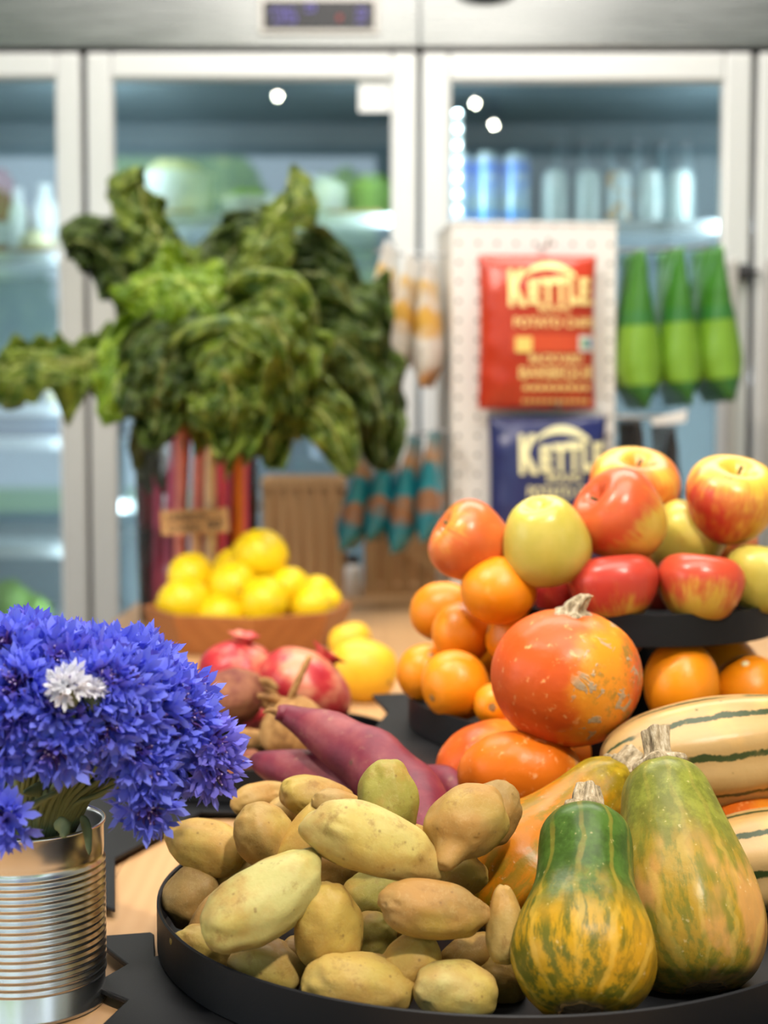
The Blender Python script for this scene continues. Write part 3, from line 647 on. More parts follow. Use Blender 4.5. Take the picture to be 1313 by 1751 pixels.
crisp_bag(919, 437, 204, 262, RED, [('box', 868, 572, 1016, 602, ('colour_band', REDL)), ('logo', 864, 448, 1013, 522, ''), ('t', 914, 523, 970, 534, 'BRAND'), ('t', 872, 544, 1014, 561, 'POTATO CHIPS'), ('box', 875, 577, 903, 603, ('badge', YBOX, .004)), ('box', 985, 574, 1014, 601, ('badge', WBOX, .004)), ('box', 990, 580, 1001, 594, ('badge_print', GREENP, .005)), ('box', 1001, 580, 1010, 594, ('badge_print', BLUEP, .005)),
      ('t', 899, 606, 992, 621, 'BACKYARD'), ('t', 882, 627, 1012, 651, 'BARBEQUE'), ('dash', 890, 658, 1010, 667, 9), ('dash', 890, 682, 1010, 688, 12)], 'red crisp packet with yellow lettering on the white stand', 'crisp packets on the stand front')
crisp_bag(936, 712, 204, 262, NAVY, [('logo', 882, 726, 1038, 806, ''), ('t', 928, 809, 990, 822, 'BRAND'), ('t', 896, 830, 1030, 850, 'POTATO CHIPS')], 'navy crisp packet with cream lettering below the red packet', 'crisp packets on the stand front', (.90, .86, .50))
bevel(obj('label_strip', ([RY.transposed() @ (tpt(x, y, o) - tw0) for o in (.004, .012) for x, y in ((830, 700), (1040, 696), (1040, 714), (830, 718))], [(3, 2, 1, 0), (4, 5, 6, 7), (0, 1, 5, 4), (1, 2, 6, 5), (2, 3, 7, 6), (3, 0, 4, 7)]), WHITE, tw, False), .001)

# packets hanging edge-on from the rods at the stand's sides
def side_bag(name, px, pytop, pybot, pw, turn, lean, D, mat, label, group, cat='crisp packet', d=None, prints=()):
    P = PD(px, pytop, D); h = M(pybot - pytop, P); d = d or M(pw, P) * 1.22; w = .14
    r = empty(name, P, Matrix.Rotation(radians(lean), 3, 'Y') @ Matrix.Rotation(radians(turn), 3, 'Z')); tag(r, label, cat, group)
    obj('packet', bag_geo(w, h, d, px * .013, .04, 18, 26, .6), mat, r)
    if prints:
        for s, x0, x1, f0, f1, m in prints:
            obj('lettering', on_bag(fit_text(s, x0 * w, x1 * w, -h * f1, -h * f0, .02) if s else strip(x0 * w, x1 * w, -h * f1, -h * f0), w, h, d, .002), m, r, False)
    obj('hang_ring', sweep([(0, -.004, -.004), (0, 0, .008), (0, .004, -.004)], [.0015] * 3, 6, 8), WIRE, r)
    return r
GREENF = foil('green_foil', [(0, (.030, .13, .022)), (.15, (.18, .36, .030)), (.53, (.035, .17, .030)), (.62, (.045, .18, .018))])
CRM = plain('cream_print', (.62, .66, .30), .5)
for i, (px, t0, t1, pw, lab) in enumerate([(1083, 432, 700, 70, 'green packet closest to the stand'), (1146, 428, 694, 66, 'green packet hanging in the middle of the three'), (1208, 426, 688, 72, 'green packet at the outer end of the rod, by the fridge handle')]):
    side_bag('crisp_packet', px, t0, t1, pw, -82 + 3 * i, -2.0 - 1.5 * i, 3.04 + .02 * i, GREENF, lab, 'green packets on the side rod', prints=[('', -.20, -.06, .2, .48, CRM)])
obj('side_rod', sweep([RY.transposed() @ (PD(x, y, 3.04 + .0004 * (x - 1050)) - tw0) for x, y in ((1048, 428), (1120, 427), (1215, 421))], [.003] * 3, 8, 12), WIRE, tw)
BLACKF = foil('black_foil', [(0, (.03, .028, .028))], .25)
for i, (px, t0, t1, pw) in enumerate([(1076, 718, 1000, 52), (1133, 728, 1000, 50)]):
    side_bag('crisp_packet', px, t0, t1, pw, -80, -3, 3.04, BLACKF, ['black packet under the first green packet, beside the stand', 'black packet under the middle green packet, behind the apples'][i], 'black packets on the lower rod')
obj('side_rod', sweep([RY.transposed() @ (PD(x, y, 3.04) - tw0) for x, y in ((1046, 712), (1100, 713), (1172, 712))], [.004] * 3, 8, 12), WHITE, tw)
bevel(obj('price_flag', ([RY.transposed() @ (PD(x, y, 3.0 + o) - tw0) for o in (0, .006) for x, y in ((1112, 716), (1175, 700), (1172, 722), (1116, 728))], [(0, 1, 2, 3)[::-1], (4, 5, 6, 7), (0, 1, 5, 4), (1, 2, 6, 5), (2, 3, 7, 6), (3, 0, 4, 7)]), WHITE, tw, False), .001)
g = Mat('white_and_orange_foil', rough=.3); v = g.co(); x, y, z = g.sep(g.co('Generated'))
f = g.math('ADD', z, g.math('MULTIPLY', g.noise(v, 18, 2), .3)); g.set('Base Color', g.ramp(f, [(0, (.55, .28, .09)), (.24, (.55, .28, .09)), (.3, (.66, .62, .55)), (.52, (.68, .64, .58)), (.58, (.66, .38, .07)), (.72, (.68, .40, .08)), (.78, (.72, .68, .62)), (.93, (.70, .44, .10)), (1, (.72, .70, .66))])); g.bump(g.noise(v, 25, 3), .3, .01); SNACKW = g.m
for i, (px, t0, t1, pw, ln, lab) in enumerate([(671, 420, 640, 44, 11, 'white and orange snack bag half behind the chard leaves'), (708, 440, 648, 44, 9, 'white and orange snack bag in the middle of its rod'), (735, 445, 662, 46, 1, 'white and orange snack bag next to the white stand')]):
    side_bag('snack_bag', px, t0, t1, pw, 78, ln, 3.0, SNACKW, lab, 'white snack bags on the left rod', 'snack bag')
obj('side_rod', sweep([RY.transposed() @ (PD(x, y, 3.06) - tw0) for x, y in ((772, 436), (700, 434), (640, 430))], [.003] * 3, 8, 12), WIRE, tw)
g = Mat('teal_and_brown_foil', rough=.25); v = g.co(); x, y, z = g.sep(g.co('Generated'))
f = g.math('ADD', z, g.math('MULTIPLY', g.math('SUBTRACT', g.noise(v, 20, 2), .5), .35)); g.set('Base Color', g.ramp(f, [(0, (.02, .25, .32)), (.28, (.015, .23, .33)), (.34, (.34, .17, .09)), (.42, (.36, .18, .09)), (.46, (.02, .28, .36)), (.68, (.02, .25, .33)), (.74, (.48, .24, .08)), (.86, (.40, .30, .22)), (1, (.10, .30, .34))])); g.bump(g.noise(v, 25, 3), .3, .01); SNACKT = g.m
for i, (px, t0, t1, pw, ln, lab) in enumerate([(634, 770, 945, 44, 13, 'teal snack bag farthest from the white stand'), (672, 760, 928, 44, 11, 'teal snack bag, second from the outer end of the rod'), (712, 748, 948, 42, 9, 'teal snack bag, third from the outer end of the rod'), (744, 740, 925, 42, 4, 'teal snack bag against the white stand')]):
    side_bag('snack_bag', px, t0, t1, pw, 78, ln, 2.95, SNACKT, lab, 'teal snack bags on the lower left rod', 'snack bag')
obj('side_rod', sweep([RY.transposed() @ (PD(x, y, 3.02) - tw0) for x, y in ((772, 736), (720, 742), (625, 764))], [.003] * 3, 8, 12), WIRE, tw)

# wooden crates at the end of the table
def crate(px0, px1, pytop, D, label, slats, diag=False, d=.16):
    a, b = PD(px0, 1005, D).x, PD(px1, 1005, D).x; zt = PD(600, pytop, D).z - T; w = (b - a) / 2
    r = empty('wooden_crate', ((a + b) / 2, D, T)); tag(r, label, 'crate', 'wooden crates')
    for i in range(slats):
        sw = 2 * w / slats; x = -w + sw * i
        bevel(obj('front_slat', box(x + .006, x + sw - .006, 0, .012, .004, zt - .02), CRATEWOOD, r, False), .002)
    obj('top_rail', box(-w, w, -.004, .016, zt - .02, zt), CRATEWOOD, r, False); obj('bottom_rail', box(-w, w, -.004, .016, 0, .016), CRATEWOOD, r, False)
    if diag: obj('brace', xf(box(-w * 1.15, w * 1.15, -.012, -.001, -.012, .012), Matrix.Translation((0, 0, zt / 2)) @ Matrix.Rotation(atan2(zt * .7, w * 2), 4, 'Y')), CRATEWOOD, r, False)
    for x in (-w, w - .01): obj('side_panel', box(x, x + .01, .012, d, 0, zt), CRATEWOOD, r, False)
    obj('back_panel', box(-w, w, d - .01, d, 0, zt), CRATEWOOD, r, False); obj('floor_panel', box(-w, w, .012, d - .01, .002, .012), CRATEWOOD, r, False)
crate(448, 590, 818, 3.18, 'tall slatted wooden crate behind the lemons', 6)
crate(622, 764, 850, 3.20, 'lower wooden crate behind the teal snack bags', 5, True, .13)
WB = PD(604, 1003, 3.16); t = empty('salt_bottle', (WB.x, 3.16, T)); tag(t, 'small clear bottle with black cap between the two crates', 'bottle')
obj('bottle_body', lathe([(.016, 0), (.019, .005), (.019, .055), (.013, .068)], 20), plain('frosted_plastic', (.70, .66, .62), .3), t); obj('bottle_cap', lathe([(.014, .066), (.014, .084), (.005, .086)], 16), DARKGREY, t)

# ================================================================== black trays and plates
def tray_geo(R, h, th=.0025, z0=0.0):
    return lathe([(.0, z0 + .003), (R - th - .004, z0 + .003), (R - th, z0 + .006), (R - th, z0 + h - .0008), (R - th / 2, z0 + h), (R, z0 + h - .0008), (R, z0 + .001), (R - .001, z0), (0, z0)], 128, close=False)
PT = .010                                    # top of the zigzag plates above the table
def plate(name, pix, z, label, extra, parent=None):
    poly = [(p.x, p.y) for p in (PZ(x, y, z) for x, y in pix)] + extra
    a = sum(poly[i][0] * poly[(i + 1) % len(poly)][1] - poly[(i + 1) % len(poly)][0] * poly[i][1] for i in range(len(poly)))
    if a < 0: poly = poly[::-1]
    o = Vector((sum(p[0] for p in poly) / len(poly), sum(p[1] for p in poly) / len(poly), T))
    V, Fc = prism([(x - o.x, y - o.y) for x, y in poly], z - .004, z)
    q = obj(name, (V, Fc), BLACK, parent, False); q.location = o if parent is None else o - parent.location
    bevel(q, .0012, 2)
    if label: tag(q, label, 'display plate', 'zigzag plates under the trays')
    return q
C1 = Vector((.079, 1.088, T + PT)); R1 = .239
plate('zigzag_plate', [(266, 1634), (264, 1597), (258, 1593), (165, 1600), (161, 1604), (217, 1648), (161, 1680), (161, 1686), (218, 1709), (176, 1749), (120, 1800), (240, 1830)], PT,
      'black plate with two pointed zigzag teeth beside the tin can', [(-.11, .80), (.079, .86), (.27, .80), (.34, .86), (.30, .93), (.34, 1.0), (.079, 1.2)])
t1 = obj('round_tray', tray_geo(R1, .033), BLACK); t1.location = C1; smooth_angle(t1); tag(t1, 'large round black tray of potatoes and squashes nearest the viewer', 'tray')
C2 = Vector((-.135, 1.60, T + PT)); R2 = .155
plate('zigzag_plate', [(197, 1553), (197, 1466), (346, 1386), (470, 1388)], PT - .001, 'black plate with notched edge behind the tin can, under the beet tray', [(.0, 1.47), (.0, 1.78), (-.36, 1.78), (-.40, 1.56), (-.33, 1.45), (-.42, 1.34), (-.33, 1.25)])
t2 = obj('round_tray', tray_geo(R2, .033), BLACK); t2.location = C2; smooth_angle(t2); tag(t2, 'smaller round black tray of beets and pomegranates behind the cornflowers', 'tray')
# two-tier stand with oranges below and apples above
SC = Vector((.238, 1.50, T)); st = empty('tiered_stand', SC); tag(st, 'two-tier round black stand with oranges below and apples above', 'stand')
ZL, ZU = .077, .172; RL, RU = .214, .140
pl = plate('zigzag_base', [(690, 1185), (636, 1187), (663, 1217), (638, 1246), (668, 1280), (640, 1318)], .0765, None, [(.06, 1.30), (.42, 1.30), (.50, 1.36), (.44, 1.44), (.50, 1.52), (.44, 1.60), (.50, 1.68)], st)
obj('pedestal', lathe([(.14, 0), (.14, .004), (.12, .008), (.12, .07)], 48), BLACK, st)
obj('lower_tray', tray_geo(RL, .030, z0=ZL), BLACK, st); obj('upper_tray', tray_geo(RU, .030, z0=ZU), BLACK, st)
obj('post', lathe([(.05, ZL + .003), (.05, ZL + .008), (.03, ZL + .012), (.03, ZU)], 32), BLACK, st)
for o in st.children: smooth_angle(o) if len(o.data.polygons) > 60 else None

# ================================================================== potatoes
def spud_geo(lx, ly, lz, seed, bend=0., taper=0., rough=.07, eyes=6, knob=None):
    V, Fc = ball(52, 34); rnd = random.Random(seed); E = []
    for _ in range(eyes):
        a = rnd.uniform(0, 2 * pi); zz = rnd.uniform(-.8, .9); s = sqrt(1 - zz * zz); E.append((Vector((s * cos(a), s * sin(a), zz)), rnd.uniform(.07, .13), rnd.uniform(.03, .06)))
    out = []; off = Vector((seed * 3.7, seed * 1.3, 0))
    for v in V:
        d = Vector((v[2], v[0], v[1])); r = 1 + rough * 1.6 * noise.noise(d * 1.3 + off) + rough * .7 * noise.noise(d * 2.9 + off)
        for e, s, k in E:
            q = (d - e).length
            if q < 3 * s: r -= k * exp(-(q / s) ** 2) - k * .55 * exp(-((q - 1.6 * s) / s) ** 2)
        sx = math.copysign(abs(d.x) ** .84, d.x); t = 1 + taper * d.x
        p = Vector((sx * lx, d.y * ly * t, d.z * lz * t)) * r; p.z += bend * lx * (d.x ** 2 - .4)
        if knob:
            q = (d - knob[0].normalized()).length
            p += knob[0].normalized() * knob[1] * exp(-(q / knob[2]) ** 4)
        out.append(p)
    return out, Fc
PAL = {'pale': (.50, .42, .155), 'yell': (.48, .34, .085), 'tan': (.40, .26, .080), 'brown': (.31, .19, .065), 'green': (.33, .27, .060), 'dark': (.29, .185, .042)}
# px, py, height above table, length px, width px, angle in view, tilt away, tone, bend, taper, label
SP = [
 (640, 1441, .112, 250, 116, -22, 4, 'pale', -.05, -.07, 'large pale potato lying across the top of the potato heap', None),
 (452, 1538, .082, 224, 128, 31, 22, 'pale', .10, -.12, 'big greenish-yellow potato sloping up at the left of the heap', None),
 (560, 1582, .062, 158, 118, 97, -8, 'yell', .02, -.05, 'upright cream potato in the middle of the heap front', None),
 (456, 1657, .032, 132, 104, -16, 10, 'tan', .0, .0, 'oval tan potato by the tray rim, left of the largest front one', None),
 (610, 1687, .033, 192, 116, -9, 6, 'yell', .0, .06, 'largest smooth tan potato along the front rim', None),
 (778, 1694, .032, 148, 102, -10, 10, 'pale', .0, .08, 'pale round-ended potato with a dark eye next to the green squash', None),
 (741, 1556, .078, 190, 100, -9, 8, 'brown', .06, -.10, 'brownish smooth potato under the pale top one', None),
 (797, 1404, .120, 124, 124, 30, 35, 'tan', .0, .0, 'knobbly potato with a stubby growth, beside the orange squashes', (RT * -.35 - UP * .62 - FW * .7, .013, .40)),
 (662, 1364, .125, 130, 104, 92, 10, 'green', .0, -.14, 'egg-shaped olive potato standing against the big sweet potato', None),
 (545, 1368, .104, 132, 78, -18, 12, 'tan', -.06, .0, 'smooth tan potato below the smaller sweet potato', None),
 (446, 1366, .088, 100, 56, 8, 25, 'tan', .0, -.1, 'small tan potato at the back edge of the heap, by the flowers', None),
 (352, 1446, .075, 150, 94, -12, -8, 'yell', .10, .26, 'pointed potato jutting out over the tray rim', None),
 (452, 1430, .090, 112, 100, -55, 20, 'tan', .0, .05, 'rounded tan potato with a dark eye beside the pointed one', None),
 (328, 1532, .042, 106, 96, 60, 10, 'brown', .0, .0, 'dull brown potato tucked inside the tray rim by the can', None),
 (356, 1622, .030, 126, 72, -22, 8, 'tan', -.1, .1, 'narrow tan potato lying low along the rim', None),
 (375, 1562, .042, 150, 70, 50, 20, 'tan', .0, .0, 'rough-skinned potato half hidden under the greenish-yellow one', None),
 (702, 1648, .042, 112, 96, 35, 15, 'yell', .0, .0, 'round yellow potato between the two pale front ones', None),
 (636, 1604, .040, 92, 84, 70, 0, 'green', .0, .0, 'shadowed green potato right of the upright cream one', None),
 (632, 1532, .055, 110, 82, 20, 20, 'green', .0, .0, 'shadowed olive potato under the large pale top one', None),
 (864, 1582, .068, 132, 66, 92, 6, 'tan', .0, -.30, 'finger-shaped potato standing against the green squash', None),
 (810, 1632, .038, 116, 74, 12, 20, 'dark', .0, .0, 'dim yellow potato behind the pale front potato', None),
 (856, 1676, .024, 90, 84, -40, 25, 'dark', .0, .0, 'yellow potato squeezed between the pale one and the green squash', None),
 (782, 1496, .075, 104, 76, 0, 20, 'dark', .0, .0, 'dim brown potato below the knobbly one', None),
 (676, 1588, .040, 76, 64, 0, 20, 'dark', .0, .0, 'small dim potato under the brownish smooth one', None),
 (842, 1392, .112, 104, 92, 60, 30, 'brown', .0, .0, 'brown potato hidden behind the knobbly one', None),
 (690, 1432, .098, 100, 56, -10, 20, 'yell', .0, .0, 'sliver of a tan potato showing behind the pale top one', None),
 (528, 1428, .092, 150, 74, 48, 15, 'yell', .0, .0, 'rough yellow potato sloping under the pale top one', None),
 (500, 1384, .090, 120, 56, 15, 20, 'tan', .0, .0, 'flaky tan potato behind the rounded dark-eyed one', None),
 (580, 1380, .110, 96, 60, -20, 10, 'tan', .0, .0, 'small tan potato tip peeking over the pale top one', None),
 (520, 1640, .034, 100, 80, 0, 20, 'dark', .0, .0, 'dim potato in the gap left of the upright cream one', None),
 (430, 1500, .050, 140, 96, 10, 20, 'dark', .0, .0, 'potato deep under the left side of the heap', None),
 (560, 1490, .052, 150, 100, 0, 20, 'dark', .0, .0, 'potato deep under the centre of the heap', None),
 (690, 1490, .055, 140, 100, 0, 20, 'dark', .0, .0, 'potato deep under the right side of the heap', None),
]
for i, (px, py, z, L, Wd, ang, tilt, tone, bend, taper, lab, knob) in enumerate(SP):
    P = PZ(px, py, z); l = M(L, P) / 2 / max(.75, cos(radians(tilt))); w = M(Wd, P) / 2
    if knob: knob = (xframe(axis(ang, tilt)).transposed() @ knob[0],) + knob[1:]
    o = obj('potato', spud_geo(l, w, w * .96, i + 3, bend, taper, .075, 6, knob), POTATO)
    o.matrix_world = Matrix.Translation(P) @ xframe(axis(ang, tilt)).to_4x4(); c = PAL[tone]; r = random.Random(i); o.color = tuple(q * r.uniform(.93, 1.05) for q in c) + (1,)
    tag(o, lab, 'potato', 'potatoes heaped in the front tray')

# ================================================================== sweet potatoes
def swept(name, pts, rad, mat, label, cat, group, seed, nz=.22, nf=26, seg=28, n=44, root=True):
    P = [PD(*p) for p in pts]; c = P[len(P) // 2]
    R = [M(r, p) for r, p in zip(rad, P)]
    r = empty(name, c); tag(r, label, cat, group)
    obj('root_body', sweep([p - c for p in P], R, seg, n, nz, nf, seed), mat, r)
    if root:
        a, b = P[0] - c, P[0] - P[1]; obj('root_tip', sweep([a - b.normalized() * .004, a + b.normalized() * .006, a + b.normalized() * .012 + Vector((0, 0, -.004))], [.0035, .0022, .0006], 8, 8, .3, 200, seed), ROOT, r)
    return r
swept('sweet_potato', [(473, 1218, 1.25), (500, 1226, 1.25), (575, 1262, 1.225), (650, 1312, 1.20), (700, 1370, 1.17), (738, 1440, 1.12), (752, 1480, 1.08)], [12, 22, 43, 62, 58, 44, 20], SWEET, 'big curved purple sweet potato rising behind the potatoes', 'sweet potato', 'sweet potatoes in the front tray', 1)
swept('sweet_potato', [(430, 1300, 1.27), (448, 1303, 1.265), (500, 1318, 1.25), (570, 1335, 1.235), (630, 1370, 1.21), (670, 1410, 1.19)], [8, 20, 38, 44, 38, 16], SWEET, 'smaller purple sweet potato with a rooty tip beside the cornflowers', 'sweet potato', 'sweet potatoes in the front tray', 2)
swept('sweet_potato', [(560, 1310, 1.31), (580, 1310, 1.31), (630, 1330, 1.30), (680, 1370, 1.27)], [8, 18, 32, 16], SWEET, 'sweet potato mostly hidden behind the big curved one', 'sweet potato', 'sweet potatoes in the front tray', 3, root=False)
swept('sweet_potato', [(716, 1322, 1.30), (735, 1325, 1.29), (770, 1345, 1.27), (800, 1385, 1.24)], [8, 20, 28, 12], SWEET, 'end of a sweet potato between the big one and the red squash', 'sweet potato', 'sweet potatoes in the front tray', 4, root=False)

# ================================================================== squashes
def stem_geo(R0, R1_, L, seed, lean=(0, 0), ribs=5, flare=1.7):
    mod = lambda th, k: 1 + .16 * cos(ribs * th + seed) + .10 * noise.noise(Vector((cos(th) * 2, sin(th) * 2, k * 3 + seed)))
    V, Fc = lathe([(R0 * flare, -.004), (R0 * flare, .001), (R0 * 1.1, L * .22), (R0, L * .5), (R1_, L * .92), (R1_ * .95, L), (R1_ * .5, L * 1.01), (.0005, L * .97)], 40, 22, mod)
    return [Vector((v[0] + lean[0] * (v[2] / L) ** 2, v[1] + lean[1] * (v[2] / L) ** 2, v[2])) for v in V], Fc
def kuri(px, py, D, wpx, hpx, tilt, label, col, stem=True, spin=0, seed=0):
    P = PD(px, py, D); R = M(wpx, P) / 2; hh = M(hpx, P) / 2
    rot = (Matrix.Rotation(radians(tilt[0]), 3, 'Y') @ Matrix.Rotation(radians(tilt[1]), 3, 'X') @ Matrix.Rotation(radians(spin), 3, 'Z'))
    r = empty('red_kuri_squash', P, rot); tag(r, label, 'squash', 'red kuri squashes')
    prof = [(0, -.93), (.12, -.955), (.36, -.93), (.68, -.74), (.92, -.38), (1.0, .0), (.95, .36), (.78, .68), (.50, .90), (.26, .985), (.12, 1.0), (0, 1.0)]
    mod = lambda th, k: 1 + .012 * cos(10 * th) * sin(pi * k) + .02 * noise.noise(Vector((cos(th), sin(th), k * 2 + seed)))
    b = obj('squash_body', lathe([(a * R, z * hh) for a, z in prof], 72, 46, mod), KURI, r); b.color = col
    bl = obj('blossom_end', lathe([(.0, -hh * .975), (R * .09, -hh * .985), (R * .14, -hh * .955), (R * .12, -hh * .93), (0, -hh * .92)], 20, mod=lambda th, k: 1 + .2 * cos(5 * th)), plain('dark_blossom_scar_%d' % seed, (.05, .04, .02), .8), r)
    if stem: s = obj('stem', stem_geo(R * .14, R * .09, R * .26, seed, (R * .16, 0), 5, 1.7), STEM, r); s.location = (0, 0, hh * .985)
    return r
kuri(968, 1160, 1.22, 257, 232, (4, 6), 'round orange-red squash with grey scars perched on the other squashes', (.15, 1, 0, 1), seed=1)
kuri(838, 1314, 1.30, 186, 160, (-20, -10), 'red-orange squash behind the orange one, left of the heap', (.25, 0, 0, 1), False, seed=2)
kuri(892, 1338, 1.215, 222, 160, (8, -35), 'orange squash with brown freckles under the perched round squash', (.85, .55, 0, 1), False, 40, seed=3)
kuri(935, 1275, 1.33, 190, 130, (0, 0), 'red squash almost hidden below the perched round one', (.0, 0, 0, 1), False, seed=4)
NUTS = [(0, .012), (.02, .024), (.06, .031), (.14, .0395), (.25, .0435), (.38, .0415), (.52, .0345), (.60, .0312), (.70, .0300), (.79, .0298), (.87, .0285), (.935, .0235), (.98, .0150), (1, .010)]
PEAR = [(0, .014), (.02, .027), (.07, .036), (.17, .0440), (.30, .0470), (.44, .0445), (.58, .0395), (.70, .0350), (.80, .0315), (.88, .0285), (.94, .0235), (.98, .016), (1, .011)]
FAT = [(0, .010), (.02, .026), (.08, .040), (.18, .0475), (.32, .0500), (.46, .0440), (.60, .0350), (.72, .0295), (.82, .0265), (.90, .0235), (.96, .017), (1, .010)]
def nut(base, top, prof, k, mat, label, seed, stem, ribs=10):
    A, B = PD(*base), PD(*top); L = (B - A).length
    r = empty('honeynut_squash', A, frame(B - A)); tag(r, label, 'squash', 'honeynut squashes')
    mod = lambda th, q: 1 + .018 * cos(ribs * th) * min(1, q * 4) * (1.2 - q) + .025 * noise.noise(Vector((cos(th), sin(th), q * 2.2 + seed)))
    obj('squash_body', lathe([(rr * k, t * L) for t, rr in prof], 80, 60, mod), mat, r)
    obj('blossom_end', lathe([(0, .0035), (.008 * k, .002), (.0135 * k, -.0005), (.015 * k, .002), (.016 * k, .008)], 24, mod=lambda th, q: 1 + .10 * cos(7 * th)), ROOT, r)
    s = obj('stem', stem_geo(*stem), STEM, r); s.location = (0, 0, L * .992)
    return r
nut((996, 1733, .888), (1003, 1384, .985), NUTS, 1.0, NUT_GREEN, 'small pear-shaped squash with dark green neck at the front of the tray', 2, (.0095, .0075, .018, 1, (0, 0), 5, 1.55))
nut((1204, 1692, .955), (1128, 1304, 1.055), PEAR, 1.03, NUT_PALE, 'larger olive and peach squash leaning behind the green-necked one', 5, (.0085, .0095, .026, 3, (.002, 0), 5, 2.0), 12)
nut((818, 1588, 1.06), (1066, 1312, 1.12), FAT, 1.02, NUT_ORANGE, 'orange squash lying diagonally with its stem against the olive one', 8, (.0085, .008, .018, 6, (0, .004), 5, 1.7), 8)
def delicata(a, b, R, label, seed, stem=False):
    A, B = PD(*a), PD(*b); L = (B - A).length
    r = empty('delicata_squash', A, frame(B - A)); tag(r, label, 'squash', 'cream striped squashes')
    mod = lambda th, q: 1 + .035 * -cos(8 * th) * sin(pi * q) ** .5 + .02 * noise.noise(Vector((cos(th), sin(th), q * 2 + seed)))
    obj('squash_body', lathe([(.004, 0), (R * .35, L * .01), (R * .62, L * .07), (R * .86, L * .2), (R, L * .42), (R * .98, L * .62), (R * .84, L * .8), (R * .55, L * .94), (R * .3, L * .99), (.004, L)], 80, 50, mod), DELICATA, r)
    obj('blossom_end', lathe([(.002, -.0015), (.008, -.001), (.011, .003), (.008, .006)], 20), ROOT, r)
    if stem: s = obj('stem', stem_geo(.008, .007, .02, seed), STEM, r); s.location = (0, 0, L * .99)
    return r
delicata((1030, 1312, 1.17), (1440, 1262, 1.19), .0430, 'long cream squash with dark green stripes on top of the heap', 1)
delicata((1130, 1512, 1.13), (1480, 1448, 1.11), .0400, 'second cream striped squash below the long one, at the tray edge', 7)
r_ = kuri(1270, 1415, 1.18, 210, 150, (0, 0), 'dim orange squash wedged between the two striped squashes', (.6, 0, 0, 1), False, seed=6)
r_ = kuri(1100, 1400, 1.24, 220, 160, (0, 0), 'orange squash buried under the long striped squash', (.3, 0, 0, 1), False, seed=9)

# ================================================================== oranges
def orange(px, py, D, w, label, h=None, button=None, seed=0):
    D -= .045; P = PD(px, py, D); R = M(w, P) / 2; k = (M(h, P) / 2 / R) if h else .96
    rot = frame(button) if button is not None else Matrix.Rotation(seed * 1.3, 3, 'X') @ Matrix.Rotation(seed, 3, 'Y')
    R *= 1.07; r = empty('orange', P, rot); tag(r, label, 'orange', 'oranges on the lower tier'); V, Fc = ball(36, 24)
    obj('peel', ([Vector((v[0] * R, v[1] * R, v[2] * R * k)) * (1 + .025 * noise.noise(Vector(v) * 1.5 + Vector((seed, 0, 0)))) - Vector((0, 0, .05 * R * exp(-((1 - v[2]) / .02)) )) for v in V], Fc), ORANGE, r)
    obj('stem_button', lathe([(.004, R * k * .90), (.0042, R * k * .955), (.003, R * k * .965), (0, R * k * .96)], 12, mod=lambda th, q: 1 + .2 * cos(5 * th)), CREAM if button is not None else ROOT, r)
    return r
for i, a in enumerate([
 (853, 1008, 1.445, 123, 'orange at the top of the pile, under the yellow-green apple', 112), (757, 1046, 1.58, 96, 'orange half hidden at the outer side of the pile, below the red-orange apple', 110),
 (790, 1083, 1.50, 102, 'orange in the middle layer, touching the topmost orange from below', 96), (727, 1150, 1.52, 92, 'outermost orange of the bottom layer, at the tray rim', 96),
 (779, 1172, 1.455, 116, 'full round orange at the front of the bottom layer, left of the squash', 106), (880, 1088, 1.47, 104, 'orange half hidden by the perched squash on its left', 92),
 (848, 1205, 1.42, 72, 'orange sliver between the bottom front orange and the squash', 66), (1052, 1082, 1.47, 94, 'orange with a stem button just right of the perched squash top', 80, (0.25, -.45, .9)),
 (1166, 1172, 1.44, 148, 'large single orange under the apple tray, above the striped squash', 120), (1122, 1128, 1.58, 96, 'dim orange deep under the apple tray, left of the post', 84),
 (1243, 1136, 1.57, 122, 'dim orange under the apple tray behind the large single one', 90), (1282, 1176, 1.46, 116, 'orange with stem button at the frame edge under the apples', 100, (-.25, -.40, .9)),
 (905, 1160, 1.56, 100, 'orange hidden behind the perched squash, low in the pile', 96), (985, 1150, 1.50, 100, 'orange hidden behind the middle of the perched squash', 96), (830, 1110, 1.585, 100, 'orange inside the pile behind the middle-layer one', 96)]):
    orange(a[0], a[1], a[2], a[3], a[4], a[5], a[6] if len(a) > 6 else None, i)

# ================================================================== apples
APROF = [(0, -.74), (.10, -.76), (.24, -.84), (.42, -.88), (.64, -.74), (.84, -.42), (.97, -.02), (1.0, .28), (.92, .56), (.74, .76), (.50, .84), (.30, .78), (.16, .64), (.06, .52), (0, .49)]
def apple(px, py, D, w, h, up, col, label, seed, stem=True):
    D -= .10; P = PD(px, py, D); R = M(w, P) / 2; k = M(h, P) / 2 / (.86 * R)
    r = empty('apple', P, frame(up)); tag(r, label, 'apple', 'apples on the upper tier')
    r.matrix_world = r.matrix_world @ Matrix.Rotation(seed * 1.7, 4, 'Z')
    mod = lambda th, q: 1 + .03 * cos(5 * th + seed) * max(0, .75 - q) + .03 * noise.noise(Vector((cos(th), sin(th), q * 2 + seed * 5)))
    b = obj('apple_body', lathe([(a * R, z * R * k) for a, z in APROF], 60, 48, mod), APPLE, r); b.color = (*col, 0 if seed in (2, 6, 7) else 1)
    obj('stem', sweep([(0, 0, .48 * R * k), (.0015, 0, .62 * R * k), (.004, .001, .84 * R * k)], [.0016, .0013, .002], 8, 10), plain('apple_stem_%d' % seed, (.12, .10, .03), .7), r)
    return r
